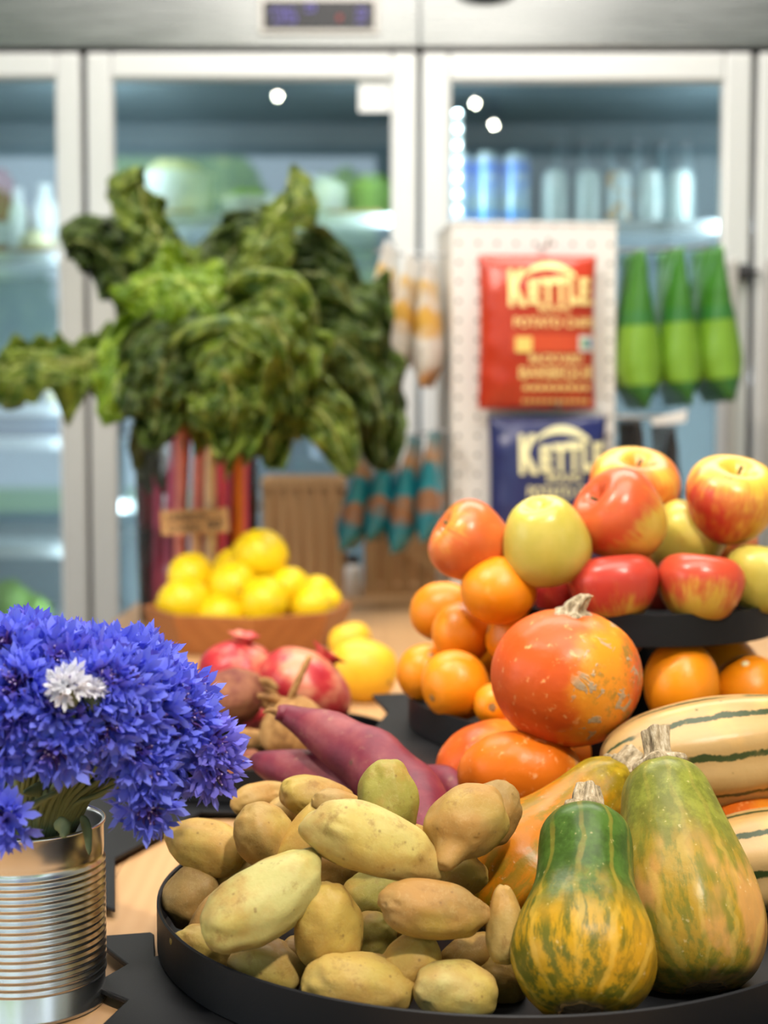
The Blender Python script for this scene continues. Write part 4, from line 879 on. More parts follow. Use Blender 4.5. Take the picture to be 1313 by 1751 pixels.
for i, a in enumerate([
 (807, 930, 1.52, 140, 128, (-.85, -.15, .55), (.86, .15, .85), 'orange-red apple at the outer end, resting on the oranges'), (933, 924, 1.49, 152, 138, (.25, .35, -.9), (-.2, .95, .4), 'yellow-green apple above the topmost orange'),
 (1062, 885, 1.52, 158, 142, (-.75, -.30, .60), (.56, .5, .55), 'pinkish-red apple in the middle of the top row'), (1083, 838, 1.62, 156, 124, (.05, -.42, .9), (.62, .25, .95), 'yellow and orange apple with its hollow up, at the top back'),
 (1250, 856, 1.55, 160, 132, (.10, -.40, .9), (.52, .0, .15), 'yellow-topped red apple high on the pile near the green packets'), (1172, 922, 1.58, 128, 116, (.4, -.2, .8), (.22, .9, .3), 'small green apple with a pink blush between the two rows'),
 (1050, 1004, 1.49, 156, 106, (-.1, .15, 1), (.80, .3, .1), 'deep pink-red apple on the tray right above the perched squash'), (1198, 1003, 1.49, 150, 108, (.12, .12, 1), (.70, .3, .25), 'red apple with a cream base at the front of the tray'),
 (1304, 990, 1.53, 130, 110, (.2, .1, 1), (.05, .95, .3), 'green apple at the frame edge, next to the cream-based red one'), (960, 1008, 1.58, 110, 100, (0, .1, 1), (.95, .2, .0), 'dark red apple in shade under the yellow-green one'),
 (1125, 985, 1.66, 140, 110, (0, 0, 1), (.6, .4, .2), 'apple hidden at the back of the tray, between the front ones'), (1230, 940, 1.66, 130, 110, (0, 0, 1), (.5, .3, .2), 'apple hidden behind the blushed green one')]):
    apple(*a[:8][:5], a[5], a[6], a[7], i)

# ================================================================== lemons in the octagonal bowl
BC = PD(425, 1090, 2.52); BC.z = T; BRr = M(181, PD(425, 1045, 2.50)); BH = .064
bw = empty('octagonal_bowl', BC, Matrix.Rotation(radians(7), 3, 'Z')); tag(bw, 'octagonal reddish wooden bowl heaped with lemons', 'bowl')
def octa(rz, n=8, ph=-pi / 2):
    V, Fc = [], []
    for r, z in rz: V += [(r * cos(ph + 2 * pi * j / n), r * sin(ph + 2 * pi * j / n), z) for j in range(n)]
    for k in range(len(rz) - 1):
        for j in range(n): a, b = k * n + j, k * n + (j + 1) % n; Fc.append((a, b, b + n, a + n))
    Fc.append(tuple(range(n))[::-1]); Fc.append(tuple((len(rz) - 1) * n + j for j in range(n))); return V, Fc
bevel(obj('bowl_wall', octa([(BRr * .87, 0), (BRr, BH), (BRr - .012, BH), (BRr * .85, .012)]), BOWLWOOD, bw, False), .0025, 2)
def lemon_geo(R, L, seed):
    return lathe([(0, -L), (.10 * R, -L * .99), (.18 * R, -L * .94), (.32 * R, -L * .86), (.66 * R, -L * .66), (.93 * R, -L * .3), (R, 0), (.93 * R, L * .32), (.66 * R, L * .68), (.34 * R, L * .86), (.16 * R, L * .90), (0, L * .89)], 32, 30, lambda th, q: 1 + .03 * noise.noise(Vector((cos(th), sin(th), q * 2 + seed))))
for i, (px, py, D, w, ax, lab) in enumerate([
 (446, 948, 2.52, 88, (.9, -.3, -.25), 'lemon at the very top of the pile'), (398, 1000, 2.45, 84, (.35, -.9, -.1), 'lemon with its tip facing out, below the topmost one'), (325, 984, 2.50, 76, (.5, .5, .6), 'lemon highest at the chard side of the pile'),
 (316, 1030, 2.43, 88, (1, -.1, .15), 'lemon low at the chard side, nearest the flowers'), (452, 1030, 2.40, 84, (.3, .3, .9), 'lemon at the front middle of the bowl'), (495, 1003, 2.47, 68, (-.25, -.9, .2), 'lemon with a visible stem end, right of the centre'),
 (378, 1052, 2.40, 76, (1, -.1, .0), 'lemon peeking over the front rim'), (532, 1036, 2.44, 70, (1, -.2, .1), 'lemon lying along the right front rim'), (540, 1014, 2.53, 60, (.8, .3, .2), 'lemon behind the one on the right front rim'),
 (556, 1032, 2.52, 56, (.6, .4, .5), 'lemon touching the right wall of the bowl'), (400, 972, 2.58, 70, (.7, .4, .2), 'lemon hidden behind the topmost one'), (298, 1036, 2.50, 60, (.9, .3, .1), 'lemon touching the left wall of the bowl'), (450, 990, 2.58, 74, (1, .2, 0), 'lemon inside the pile under the topmost one'), (425, 1050, 2.52, 90, (1, .2, 0), 'lemon at the bottom of the bowl')]):
    D += .06 + max(0, 2.50 - D) * .55; P = PD(px, py, D); R = M(w, P) / 2; t = empty('lemon', P, frame(ax)); tag(t, lab, 'lemon', 'lemons in the octagonal bowl')
    obj('peel', lemon_geo(R, R * 1.2, i), LEMON, t); obj('stem_scar', lathe([(.003, R * 1.2 * .86), (.0035, R * 1.2 * .905), (.0, R * 1.2 * .91)], 10), ROOT, t)

# mangoes, pomegranates, beets
for i, (px, py, D, w, h, ang, lab) in enumerate([(620, 1146, 2.02, 118, 112, -20, 'yellow mango with a dark stem spot beside the pomegranate'), (598, 1095, 2.22, 76, 62, 10, 'yellow mango partly hidden behind the front one, by the bowl')]):
    P = PD(px, py, D); l = M(w, P) / 2; hh = M(h, P) / 2; t = empty('mango', P, xframe(axis(ang, 15))); tag(t, lab, 'mango', 'mangoes by the lemon bowl')
    obj('mango_skin', spud_geo(l, hh * .95, hh, 40 + i, .03, .06, .03, 0), MANGO, t); q = Vector((.55, -.62, .28)); obj('stem_spot', ([Vector(v) * .006 + Vector((q.x * l * 1.10, q.y * hh * 1.02, q.z * hh * 1.1)) for v in ball(12, 8)[0]], ball(12, 8)[1]), ROOT, t)
for i, (px, py, D, w, h, up, lab) in enumerate([(408, 1152, 1.70, 136, 116, (.15, -.1, 1), 'pomegranate with its crown up, behind the beets'), (522, 1176, 1.66, 168, 122, (.55, .15, .8), 'larger pale-flecked pomegranate in front of the mango'), (440, 1222, 1.62, 60, 62, (0, 0, 1), 'red pomegranate showing low between the beets')]):
    P = PD(px, py, D); R = M(w, P) / 2; k = M(h, P) / 2 / R; t = empty('pomegranate', P, frame(up)); tag(t, lab, 'pomegranate', 'pomegranates in the rear tray'); V, Fc = ball(40, 26)
    obj('rind', ([Vector((v[0] * R, v[1] * R, v[2] * R * k)) * (1 + .035 * cos(6 * atan2(v[1], v[0])) * (1 - v[2] ** 2) * .5 + .04 * noise.noise(Vector(v) * 1.6 + Vector((i, 0, 0)))) for v in V], Fc), POM, t)
    obj('crown', lathe([(R * .26, R * k * .92), (R * .23, R * k * 1.03), (R * .27, R * k * 1.12), (R * .36, R * k * 1.22), (R * .32, R * k * 1.22), (R * .2, R * k * 1.1), (R * .08, R * k * 1.0)], 36, mod=lambda th, q: 1 + .22 * cos(6 * th) * max(0, 1 - abs(q - .55) * 3)), POM, t)
for i, (px, py, D, w, h, ang, m, lab) in enumerate([(402, 1192, 1.56, 108, 98, 15, BEET, 'brown beet beside the cornflowers with cut leaf stalks'), (502, 1246, 1.48, 112, 110, 70, ROOT, 'pale brown turnip with a long dry stalk behind the sweet potato'), (425, 1268, 1.52, 76, 44, 0, ROOT, 'small orange-brown root low in the rear tray'), (410, 1310, 1.46, 84, 50, 20, BEET, 'dark root under the small brown one by the flowers')]):
    P = PD(px, py, D); l = M(w, P) / 2; hh = M(h, P) / 2; t = empty(['beet', 'turnip', 'carrot_root', 'beet'][i], P, xframe(axis(ang, 10))); tag(t, lab, ['beet', 'turnip', 'root', 'beet'][i])
    obj('root_body', spud_geo(l, hh, hh, 60 + i, 0, -.08, .06, 2), m, t)
    q = xframe(axis(ang, 10)).transposed()
    if i == 0:
        for k in range(4): obj('stalk', sweep([q @ (axis(20 + k * 12 - 20) * l * .8), q @ (axis(12 * k - 20) * l * 1.1 + Vector((0, 0, .002 * k))), q @ (axis(10 * k - 20) * l * 1.35)], [.005, .004, .003], 8, 10, .2, 90, k), ROOT, t)
    if i == 1:
        obj('stalk', sweep([q @ (PD(495, 1200, 1.48) - P), q @ (PD(508, 1168, 1.48) - P), q @ (PD(530, 1122, 1.49) - P)], [.0045, .0035, .003], 10, 14, .2, 90, 1), ROOT, t)
        obj('stalk', sweep([q @ (PD(485, 1200, 1.48) - P), q @ (PD(455, 1192, 1.47) - P), q @ (PD(440, 1190, 1.47) - P)], [.0045, .0035, .003], 10, 14, .2, 90, 2), ROOT, t)

# ================================================================== glass vase of chard
VC = PD(338, 1000, 2.80); VC.z = T; vs = empty('glass_vase', VC); tag(vs, 'tall clear glass vase of chard behind the lemon bowl', 'vase')
VR = M(103, PD(338, 900, 2.80)); VH = PD(338, 735, 2.80).z - T
obj('vase_wall', lathe([(VR * .92, 0), (VR * .96, .004), (VR, VH * .5), (VR * 1.02, VH)], 64, close=False), VASEGLASS, vs)
obj('vase_base', lathe([(0, .001), (VR * .92, .001), (VR * .92, .010), (0, .010)], 64, close=False), VASEGLASS, vs)
obj('vase_rim', sweep([(VR * 1.02 * cos(2 * pi * k / 24), VR * 1.02 * sin(2 * pi * k / 24), VH) for k in range(25)], [.003] * 25, 8, 97), VASEGLASS, vs)
obj('water', lathe([(0, .012), (VR * .90, .012), (VR * .96, VH * .48), (0, VH * .48)], 48, close=False), WATER, vs)
def leafmat(name, dark, light, vein, shine=.30):
    g = Mat(name, rough=shine, spec=.45); uv = g.sep(g.co('UV')); u, w = uv[0], g.math('ABSOLUTE', g.math('SUBTRACT', uv[1], .5))
    v = g.rnd(); n = g.noise(v, 42, 4, .6); c = g.mix(g.step(n, .34, .68), dark, light)
    c = g.mix(g.math('MULTIPLY', g.step(g.noise(v, 16, 2), .5, .75), .35), c, tuple(min(1, q * 1.5) for q in light))
    vv = g.math('FRACT', g.math('ADD', g.math('MULTIPLY', u, 9.), g.math('ADD', g.math('MULTIPLY', w, -6.), g.math('MULTIPLY', g.noise(v, 20, 2), .9))))
    vein_f = g.step(g.math('ABSOLUTE', g.math('SUBTRACT', vv, .5)), .09, .02); c = g.mix(g.math('MULTIPLY', vein_f, .6), c, vein); c = g.mix(g.step(w, .03, .012), c, vein)
    g.set('Base Color', c); g.bump(g.math('ADD', g.noise(v, 70, 3), g.math('MULTIPLY', vein_f, -.4)), .9, .012)
    tr = g.n('ShaderNodeBsdfTranslucent'); g.put(tr.inputs[0], c); mx = g.n('ShaderNodeMixShader'); mx.inputs[0].default_value = .22
    g.t.links.new(g.b.outputs[0], mx.inputs[1]); g.t.links.new(tr.outputs[0], mx.inputs[2]); g.t.links.new(mx.outputs[0], g.out.inputs[0]); return g.m
LDARK = leafmat('dark_chard_leaf', (.018, .048, .008), (.12, .18, .030), (.28, .30, .09)); LMID = leafmat('mid_green_chard_leaf', (.045, .105, .008), (.24, .31, .035), (.40, .42, .11))
LBRIGHT = leafmat('bright_chard_leaf', (.10, .21, .005), (.24, .36, .014), (.38, .46, .07)); LOLIVE = leafmat('olive_chard_leaf', (.05, .065, .018), (.12, .13, .035), (.2, .16, .06))
STALKS = {k: plain(k + '_chard_stalk', c, .35, var=.2, sc=40) for k, c in {'pink': (.82, .085, .19), 'red': (.52, .018, .05), 'orange': (.82, .22, .015), 'cream': (.74, .52, .32), 'salmon': (.80, .25, .20)}.items()}
def leaf_geo(P, Wd, face, roll, seed, ruff=1.0, curl=.35, n=84, m=44):
    C = catmull(P, n); V, Fc, UV = [], [], []
    for k in range(n):
        u = k / (n - 1); t = (C[min(k + 1, n - 1)] - C[max(k - 1, 0)]).normalized()
        nr = Vector(face); nr = (nr - t * nr.dot(t)).normalized(); nr = Matrix.Rotation(radians(roll[0] + (roll[1] - roll[0]) * u), 3, t) @ nr
        sd = t.cross(nr); w = Wd * (sin(pi * min(1, u * .94 + .06)) ** .45) * (1.28 - .30 * u)
        for j in range(m + 1):
            v = -1 + 2 * j / m; a = abs(v); s = seed * 5.1
            ph = noise.noise(Vector((u * 3, v * 1.5, s))) * 3
            edge = sin(u * 23 + 3 * math.copysign(1, v) + ph * 1.6) * a ** 1.8 * .34 + sin(u * 41 + 2 * v + ph * 2) * a ** 2.4 * .20
            bl = noise.noise(Vector((u * 9, v * 4, s + 3))) * .42 + noise.noise(Vector((u * 19, v * 9, s + 9))) * .30 + noise.noise(Vector((u * 36, v * 17, s + 6))) * .12
            off = (-curl * v * v + ruff * (edge + bl * (.5 + .5 * a))) * Wd
            x = v * (1 - .20 * curl * a) * w * (1 + .10 * ruff * noise.noise(Vector((u * 7, math.copysign(2, v), s + 5))))
            V.append(C[k] + sd * x + nr * off + t * (ruff * .10 * Wd * noise.noise(Vector((u * 8, v * 4, s + 12))) * a)); UV.append((u, j / m))
    for k in range(n - 1):
        for j in range(m): a = k * (m + 1) + j; Fc.append((a, a + 1, a + m + 2, a + m + 1))
    return V, Fc, UV
def chard(base, pts, Wd, mat, stalk, label, seed, roll=(0, 0), face=(0, -1, .15), ruff=1.0, curl=.35, sr=15):
    c = PD(*base); P = [PD(*p) - c for p in pts]; t = empty('chard_leaf', c); tag(t, label, 'chard leaf', 'chard leaves in the glass vase')
    V, Fc, UV = leaf_geo(P, Wd, face, roll, seed, ruff * 1.3, curl)
    b = obj('leaf_blade', (V, Fc), mat, t, uv=UV); s = b.modifiers.new('thick', 'SOLIDIFY'); s.thickness = .0012
    k = M(sr, c); Q = catmull(P, 5); mid = Q[0] * .45 + Vector((0, 0, -.01)) + Vector((Q[0].x * -.06, 0, 0))
    obj('stalk', sweep([(0, 0, 0), mid, Q[0], Q[0] * .5 + Q[1] * .5, Q[1]], [k * 1.2, k * 1.05, k * .9, k * .4, k * .12], 12, 40, .06, 20, seed, .7), STALKS[stalk], t)
chard((300, 1048, 2.80), [(320, 690, 2.84), (322, 540, 2.88), (285, 440, 2.88), (245, 350, 2.86), (232, 286, 2.84)], .060, LMID, 'pink', 'tall chard leaf twisting up to the highest point at the left', 1, (10, 60), ruff=.9)
chard((290, 1050, 2.86), [(310, 700, 2.9), (255, 540, 2.92), (205, 460, 2.90), (155, 415, 2.88), (108, 415, 2.86)], .066, LDARK, 'red', 'dark chard leaf folding over left of the tallest one', 2, (0, -20), ruff=1.1, curl=.6)
chard((285, 1055, 2.76), [(300, 720, 2.76), (270, 625, 2.72), (190, 610, 2.68), (80, 622, 2.64), (-60, 640, 2.62)], .074, LMID, 'pink', 'long chard leaf stretching level out to the left', 3, (0, 10), face=(0, -.8, .6), ruff=1.1, curl=.5)
chard((335, 1060, 2.74), [(350, 740, 2.70), (400, 590, 2.60), (360, 510, 2.54), (285, 478, 2.52), (190, 500, 2.52)], .092, LBRIGHT, 'cream', 'bright yellow-green chard leaf arching over the front', 4, (0, 0), face=(.1, -.7, .7), ruff=.55, curl=.35)
chard((310, 1058, 2.72), [(310, 740, 2.66), (290, 640, 2.58), (245, 590, 2.54), (205, 640, 2.51), (175, 725, 2.50)], .066, LBRIGHT, 'salmon', 'bright narrow chard leaf hanging down at the left', 5, (0, 0), face=(-.1, -1, .5), ruff=.45, curl=.3)
chard((380, 1050, 2.84), [(380, 700, 2.84), (400, 530, 2.78), (440, 430, 2.74), (482, 355, 2.74), (508, 285, 2.76)], .056, LMID, 'orange', 'pointed chard leaf standing up right of the centre', 6, (-10, -35), ruff=.8, curl=.5)
chard((400, 1052, 2.82), [(400, 720, 2.84), (450, 530, 2.84), (540, 470, 2.82), (610, 530, 2.80), (650, 690, 2.78)], .088, LDARK, 'red', 'broad dark chard leaf drooping at the right', 7, (0, 0), face=(.25, -1, .35), ruff=1.1, curl=.35)
chard((395, 1056, 2.78), [(400, 740, 2.78), (490, 600, 2.76), (590, 590, 2.74), (645, 680, 2.72), (655, 805, 2.72)], .072, LDARK, 'pink', 'dark chard leaf hanging lowest at the right, over the teal bags', 8, (0, 10), face=(.3, -1, .3), ruff=1.2, curl=.45)
chard((335, 1064, 2.72), [(340, 760, 2.66), (320, 650, 2.54), (290, 610, 2.48), (270, 670, 2.46), (265, 760, 2.48)], .078, LDARK, 'salmon', 'dark crinkled chard leaf folded over the vase front', 9, (0, 0), ruff=1.2, curl=.3)
chard((375, 1064, 2.72), [(380, 760, 2.66), (410, 600, 2.54), (455, 545, 2.47), (490, 600, 2.45), (500, 715, 2.46)], .082, LMID, 'pink', 'crinkled mid-green chard leaf bending down in front', 10, (0, 0), face=(.1, -1, .3), ruff=1.2, curl=.3)
chard((405, 1062, 2.74), [(410, 760, 2.68), (460, 690, 2.56), (510, 680, 2.50), (560, 720, 2.48), (600, 815, 2.48)], .056, LMID, 'orange', 'chard leaf ending in a smooth green lobe above the crate', 11, (0, 20), face=(.2, -1, .3), ruff=.7, curl=.35)
chard((350, 1046, 2.88), [(350, 690, 2.92), (362, 560, 2.96), (385, 450, 2.98), (420, 405, 2.96), (440, 400, 2.94)], .070, LDARK, 'red', 'dark chard leaf in the middle behind the bright one', 12, (0, 0), ruff=1.1, curl=.4)
chard((270, 1052, 2.78), [(270, 850, 2.76), (258, 800, 2.74), (245, 760, 2.72), (238, 715, 2.70)], .028, LOLIVE, 'pink', 'olive chard leaf pressed inside the glass at the left', 13, (0, 0), ruff=.6, curl=.2, sr=12)
chard((360, 1066, 2.70), [(360, 780, 2.62), (375, 680, 2.48), (385, 640, 2.43), (400, 690, 2.41), (395, 770, 2.43)], .086, LMID, 'cream', 'crinkled chard leaf at the front centre above the sign', 14, (0, 0), ruff=1.3, curl=.3)
chard((415, 1056, 2.76), [(415, 760, 2.70), (435, 700, 2.58), (450, 690, 2.50), (462, 740, 2.47), (462, 800, 2.48)], .056, LMID, 'pink', 'short chard leaf hanging over the right rim of the vase', 15, (0, 0), ruff=1.2, curl=.35)
# little wooden sign
SG = PD(333, 893, 2.62); sg = empty('wooden_sign', SG, Matrix.Rotation(radians(-3), 3, 'Y')); tag(sg, 'small wooden sign with black writing in front of the chard stalks', 'sign')
k = M(1, SG); bevel(obj('sign_board', box(-58 * k, 58 * k, 0, .005, -20 * k, 22 * k), SIGNWOOD, sg, False), .0015)
obj('stake', box(-6 * k, 4 * k, .005, .010, -(SG.z - T - BH * .3), -15 * k), SIGNWOOD, sg, False)
INK = plain('black_ink', (.03, .02, .015), .6)
for s, x0, x1, z0, z1 in (('RAINBOW', -47, 22, 3, 15), ('CHARD', -47, 10, -14, -3), ('$3', 22, 46, -15, 3)):
    Vt, Ft = fit_text(s, x0 * k, x1 * k, z0 * k, z1 * k, .02); obj('lettering', ([(x, -.0006, z) for x, z in Vt], Ft), INK, sg, False)

# ================================================================== tin can of cornflowers
CC = PZ(48, 1718, 0); CC.z = T; CC.y = .985; CC.x = -.2310; CR, CH = .0493, .119
cn = empty('tin_can', CC); tag(cn, 'ribbed shiny tin can used as a vase for the cornflowers', 'can')
prof = [(0, .004), (CR - .006, .004), (CR - .004, .0015), (CR - .001, 0), (CR + .0012, .0008), (CR + .0012, .0032), (CR, .0045), (CR, .018)]
zr = .0185
while zr < .0945: prof += [(CR - .0004, zr), (CR + .0010, zr + .0012), (CR + .0010, zr + .0022), (CR - .0005, zr + .0035)]; zr += .0045
prof += [(CR - .0002, .0975), (CR, .100), (CR, CH - .003), (CR + .0012, CH - .0022), (CR + .0014, CH - .0008), (CR + .0002, CH), (CR - .0010, CH - .001), (CR - .0012, CH - .004), (CR - .0012, .006), (0, .006)]
o = obj('can_wall', lathe(prof, 96, close=False), TIN, cn)
FB = Mat('cornflower_petal', rough=.55, spec=.25); g = FB; rn = g.info('Random'); v = g.co(); z = g.math('SQRT', g.math('ADD', g.math('POWER', g.sep(v)[0], 2.), g.math('POWER', g.sep(v)[1], 2.)))
c = g.mix(rn, (.13, .155, .78), (.20, .245, .92)); c = g.mix(g.math('MULTIPLY', g.step(rn, .72, .95), .55), c, (.26, .17, .72)); c = g.mix(g.math('MULTIPLY', g.step(z, .012, .003), .6), c, (.14, .04, .38)); c = g.mix(g.math('MULTIPLY', g.step(z, .015, .024), .35), c, (.34, .40, .96))
c = g.mix(g.math('MULTIPLY', g.noise(g.rnd(), 120, 2), .4), c, (.20, .23, .86)); c = g.mix(g.sepc(g.info('Color'))[0], (.78, .78, .85), c)
g.set('Base Color', c); tr = g.n('ShaderNodeBsdfTranslucent'); g.put(tr.inputs[0], c); mx = g.n('ShaderNodeMixShader'); mx.inputs[0].default_value = .3
g.t.links.new(g.b.outputs[0], mx.inputs[1]); g.t.links.new(tr.outputs[0], mx.inputs[2]); g.t.links.new(mx.outputs[0], g.out.inputs[0]); FB = g.m
FC = plain('cornflower_centre', (.085, .03, .20), .6); FS = plain('pale_stamen', (.55, .45, .72), .6); CAL = plain('cornflower_calyx', (.13, .15, .07), .8, sc=300, var=.4); STK = plain('cornflower_stem', (.15, .19, .085), .75, sc=90, var=.25)
def floret(L, open_, seed, nl=6):
    rnd = random.Random(seed); V, Fc = [], []; m = nl * 2
    for s, r in ((0, .0006), (.35, .0009), (.62, .0022), (.78, .0040 * open_)):
        for j in range(m): a = 2 * pi * j / m; V.append(Vector((r * cos(a), r * sin(a), s * L)))
    for k in range(3):
        for j in range(m): a, b = k * m + j, k * m + (j + 1) % m; Fc.append((a, b, b + m, a + m))
    for q in range(nl):
        a0 = 2 * pi * (2 * q + 1) / m; lo = L * rnd.uniform(.95, 1.22); rr = .0086 * open_ * rnd.uniform(.8, 1.15)
        i0, i1, i2 = 3 * m + 2 * q, 3 * m + 2 * q + 1, 3 * m + (2 * q + 2) % m
        am = a0 + rnd.uniform(-.12, .12); n = len(V)
        wv = .36
        for s, ww in ((.5, wv), ):
            for da in (-ww, 0, ww): V.append(Vector((rr * .78 * cos(am + da), rr * .78 * sin(am + da), L * .78 + (lo - L * .78) * s)))
        V.append(Vector((rr * cos(am), rr * sin(am), lo)))
        Fc += [(i0, i1, n + 1, n), (i1, i2, n + 2, n + 1), (n, n + 1, n + 3), (n + 1, n + 2, n + 3)]
    return V, Fc
def flower_mesh(seed, tight=1.0):
    rnd = random.Random(seed); parts = []
    for ring_, (cnt, el, L) in enumerate(((9, 10, .0205), (7, 34, .0180), (2, 58, .0145))):
        for q in range(cnt):
            az = 2 * pi * (q + rnd.uniform(-.25, .25)) / cnt + ring_ * .4; e = radians(el * tight + rnd.uniform(-9, 9)); d = Vector((cos(az) * cos(e), sin(az) * cos(e), sin(e)))
            rot = d.to_track_quat('Z', 'Y').to_matrix().to_4x4() @ Matrix.Rotation(rnd.uniform(0, 6), 4, 'Z'); parts.append(xf(floret(L * rnd.uniform(.9, 1.1), rnd.uniform(.85, 1.15), rnd.random()), rot))
    pet = join(parts); cen, sta = [], []
    for q in range(26):
        az = rnd.uniform(0, 6.28); e = radians(rnd.uniform(35, 88)); d = Vector((cos(az) * cos(e), sin(az) * cos(e), sin(e))); L = rnd.uniform(.009, .0135); b = Vector((0, 0, .001))
        s = Vector((rnd.uniform(-.002, .002), rnd.uniform(-.002, .002), 0)); cen.append(sweep([b, b + d * L * .6, b + d * L + s], [.0009, .0009, .0006], 5, 5))
        if q % 2 == 0: sta.append(([Vector(w) * .00055 + b + d * L * 1.03 + s for w in ball(6, 4)[0]], ball(6, 4)[1]))
    return mesh('petals', *pet, FB), mesh('flower_centre', *join(cen), FC), mesh('stamens', *join(sta), FS)
FM = [flower_mesh(s, t) for s, t in ((1, 1.), (2, .9), (3, 1.25), (4, 1.05), (5, 1.5))]
CALM = mesh('calyx', *lathe([(.0005, .001), (.0034, .0005), (.0050, -.004), (.0056, -.008), (.0042, -.012), (.0016, -.0145)], 14, 12), CAL)
def P_(px, py, D): return PD(px, py, D)
HUB = CC + Vector((0, 0, CH + .015))
named = [ # px, py, D, facing nudge, variant, label, white
 (48, 1216, .880, (0, -1, .45), 3, 'wide-open blue cornflower with purple centre facing the viewer, above the can', 0), (96, 1276, .875, (-.1, -1, -.25), 1, 'blue cornflower tilted down with dark centre, just over the can mouth', 0),
 (184, 1244, .885, (.15, -1, .1), 0, 'deep blue cornflower with white-tipped stamens in the middle front', 0), (244, 1312, .905, (.3, -1, .05), 1, 'bright blue cornflower right of the can top', 0),
 (252, 1376, .91, (.3, -1, -.2), 1, 'lowest blue cornflower hanging beside the can', 0), (254, 1216, .91, (.35, -1, .3), 0, 'blue cornflower with a dark eye above the bright right one', 0),
 (316, 1228, .93, (.6, -.9, .25), 0, 'blue cornflower with dark eye near the right end of the bouquet', 0), (360, 1268, .94, (.7, -.8, .15), 3, 'shaggy blue cornflower at the far right of the bouquet', 0),
 (360, 1312, .945, (.6, -.8, -.35), 1, 'violet-blue cornflower hanging at the lower right, before the black tray', 0), (8, 1398, .87, (-.5, -1, -.1), 1, 'blue cornflower hanging over the can rim at the frame edge', 0),
 (4, 1280, .88, (-.3, -1, -.1), 3, 'violet-blue cornflower at the frame edge above the hanging one', 0), (116, 1176, .862, (.0, -.55, 1), 2, 'white cornflower among the blue ones', 1), (158, 1180, .872, (.1, -.4, 1), 4, 'small half-open white cornflower beside the larger white one', 1),
 (30, 1178, .875, (-.1, -1, .5), 0, 'cornflower with a dark purple centre left of the white one', 0), (15, 1112, .90, (-.2, -.8, .7), 3, 'cornflower with a wine-purple centre at the upper frame edge', 0), (318, 1310, .955, (.5, -.7, -.2), 0, 'violet cornflower in shade between the two lower right ones', 0)]
adj = lambda a, b, c: (a - 34 if a > 320 else a - 12 if a > 250 else a, b + (44 if b < 1100 else 24 if b < 1160 else 8 if b < 1200 else 0), c)
many = [(62, 1062, .95), (112, 1064, .955), (20, 1056, .96), (160, 1084, .945), (90, 1108, .90), (140, 1122, .90), (190, 1108, .93), (232, 1122, .94), (282, 1140, .955), (322, 1158, .96), (352, 1186, .965), (216, 1162, .90), (268, 1178, .92), (305, 1192, .93),
        (60, 1150, .885), (185, 1170, .89), (130, 1220, .88), (90, 1208, .875), (215, 1222, .895), (20, 1226, .875), (160, 1148, .885), (12, 1150, .885), (290, 1248, .92), (345, 1258, .95), (150, 1276, .91), (205, 1258, .905), (290, 1290, .93), (120, 1262, .89), (225, 1282, .90), (40, 1106, .92), (176, 1220, .905), (205, 1192, .91),
        (356, 1222, .97), (250, 1150, 1.0), (190, 1086, 1.0), (120, 1060, 1.02), (50, 1046, 1.02), (300, 1180, 1.02), (40, 1262, .89), (334, 1292, .955), (140, 1080, .93), (265, 1112, .975)]
allf = named + [(a, b, c, None, None, None, 0) for a, b, c in (adj(*q) for q in many)]
rr = random.Random(11)
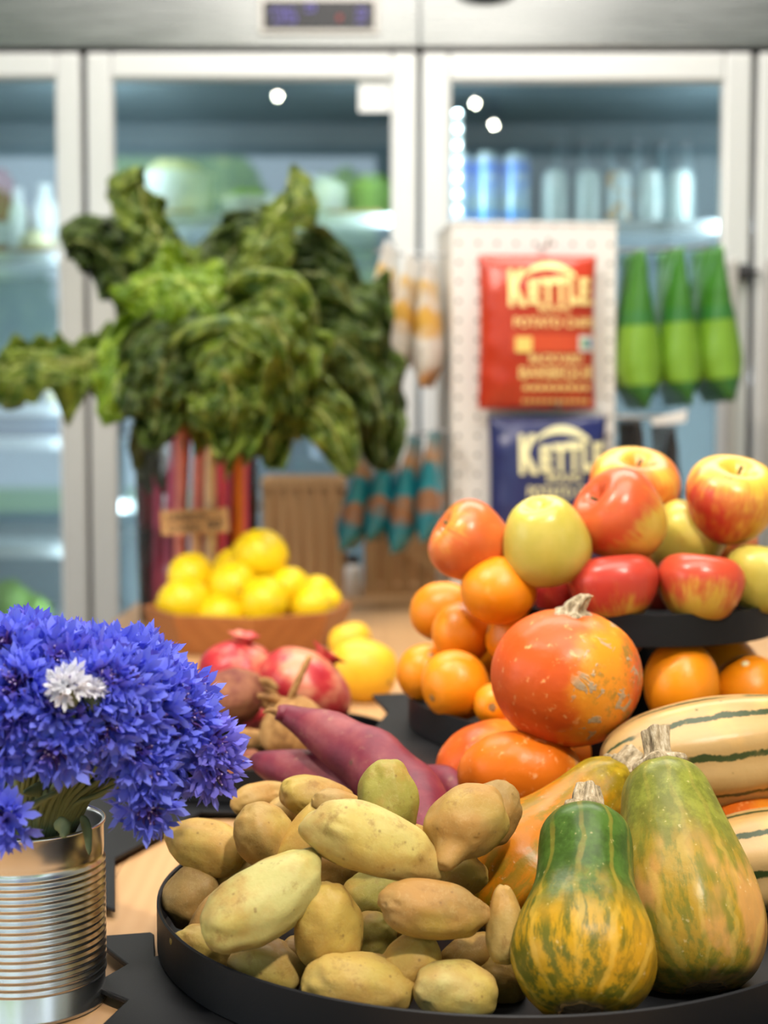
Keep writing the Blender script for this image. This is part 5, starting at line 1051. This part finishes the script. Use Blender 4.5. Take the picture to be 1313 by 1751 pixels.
# some at the rear and left of the bouquet, seen only from the side
for q in range(14):
    a = rr.uniform(.2, 3.0); e = rr.uniform(.2, 1.1); w = Vector((cos(a) * cos(e) * .085, sin(a) * cos(e) * .085, sin(e) * .10)); w = HUB + w + Vector((.03, .0, .005))
    u = (w - CAM).dot(FW); allf.append((656.5 + (w - CAM).dot(RT) / u * F, 875.5 - (w - CAM).dot(UP) / u * F, w.y, None, None, None, 0))
for i, (px, py, D, fc, var, lab, wh) in enumerate(allf):
    P = PD(px, py, D); d = P - (HUB + Vector((0, .0, .015)))
    fdir = Vector(fc) if fc else (d.normalized() + Vector((rr.uniform(-.25, .25), rr.uniform(-.55, -.05), rr.uniform(-.1, .3))))
    q = fdir.to_track_quat('Z', 'Y').to_matrix() @ Matrix.Rotation(rr.uniform(0, 6), 3, 'Z')
    t = empty('cornflower', P, q); v = FM[var if var is not None else rr.randrange(5)]; sc = rr.uniform(.95, 1.12) * ((.58 if i == 11 else .42) if wh else 1)
    tag(t, lab or 'blue cornflower packed tightly in the rounded mass of the bouquet', 'cornflower', 'white cornflowers in the tin can' if wh else ('cornflowers in the tin can' if lab else 'cornflowers filling the bouquet'))
    for me, nm in zip(v, ('petals', 'flower_centre', 'stamens')):
        if wh and nm == 'stamens': continue
        o = link(nm, me, t); o.scale = (sc,) * 3; o.color = (0 if wh else 1, 1, 1, 1)
    link('calyx', CALM, t)
    iq = q.transposed(); b = P - q @ Vector((0, 0, .014)); off = Vector((d.x, d.y, 0)); off = off * (min(.036, off.length * .45) / max(.001, off.length))
    foot = CC + off * -.4 + Vector((0, 0, .02)); rimp = CC + off + Vector((0, 0, CH + .004)); bend = b - q @ Vector((0, 0, .018 + .02 * rr.random()))
    obj('stem', sweep([iq @ (w - P) for w in (b, bend, (bend + rimp) / 2 + Vector((0, 0, .004)), rimp, foot)], [.0016, .0017, .0019, .002, .002], 7, 22), STK, t)
# grey-green narrow leaves at the can mouth
for i, (pts, w, lab) in enumerate([([(140, 1395, .94), (148, 1420, .93), (152, 1462, .918)], .0030, 'narrow leaf drooping over the can rim'), ([(92, 1408, .935), (106, 1414, .928), (110, 1430, .920)], .0050, 'folded leaf curled over the can mouth'), ([(300, 1332, .95), (325, 1330, .945), (352, 1322, .94)], .004, 'leaf on the stem of the lower right flowers'), ([(60, 1392, .95), (80, 1350, .93), (40, 1356, .91)], .005, 'leaf arching sideways above the can mouth')]):
    P = [PD(*p) for p in pts]; c = P[0]; V, Fc, UV = leaf_geo([p - c for p in P], w, (0, -1, .2), (0, 20), 30 + i, .2, .3, 20, 6)
    t = tag(obj('cornflower_leaf', (V, Fc), STK), lab, 'leaf', 'cornflower leaves at the can mouth'); t.location = c; s = t.modifiers.new('thick', 'SOLIDIFY'); s.thickness = .0005
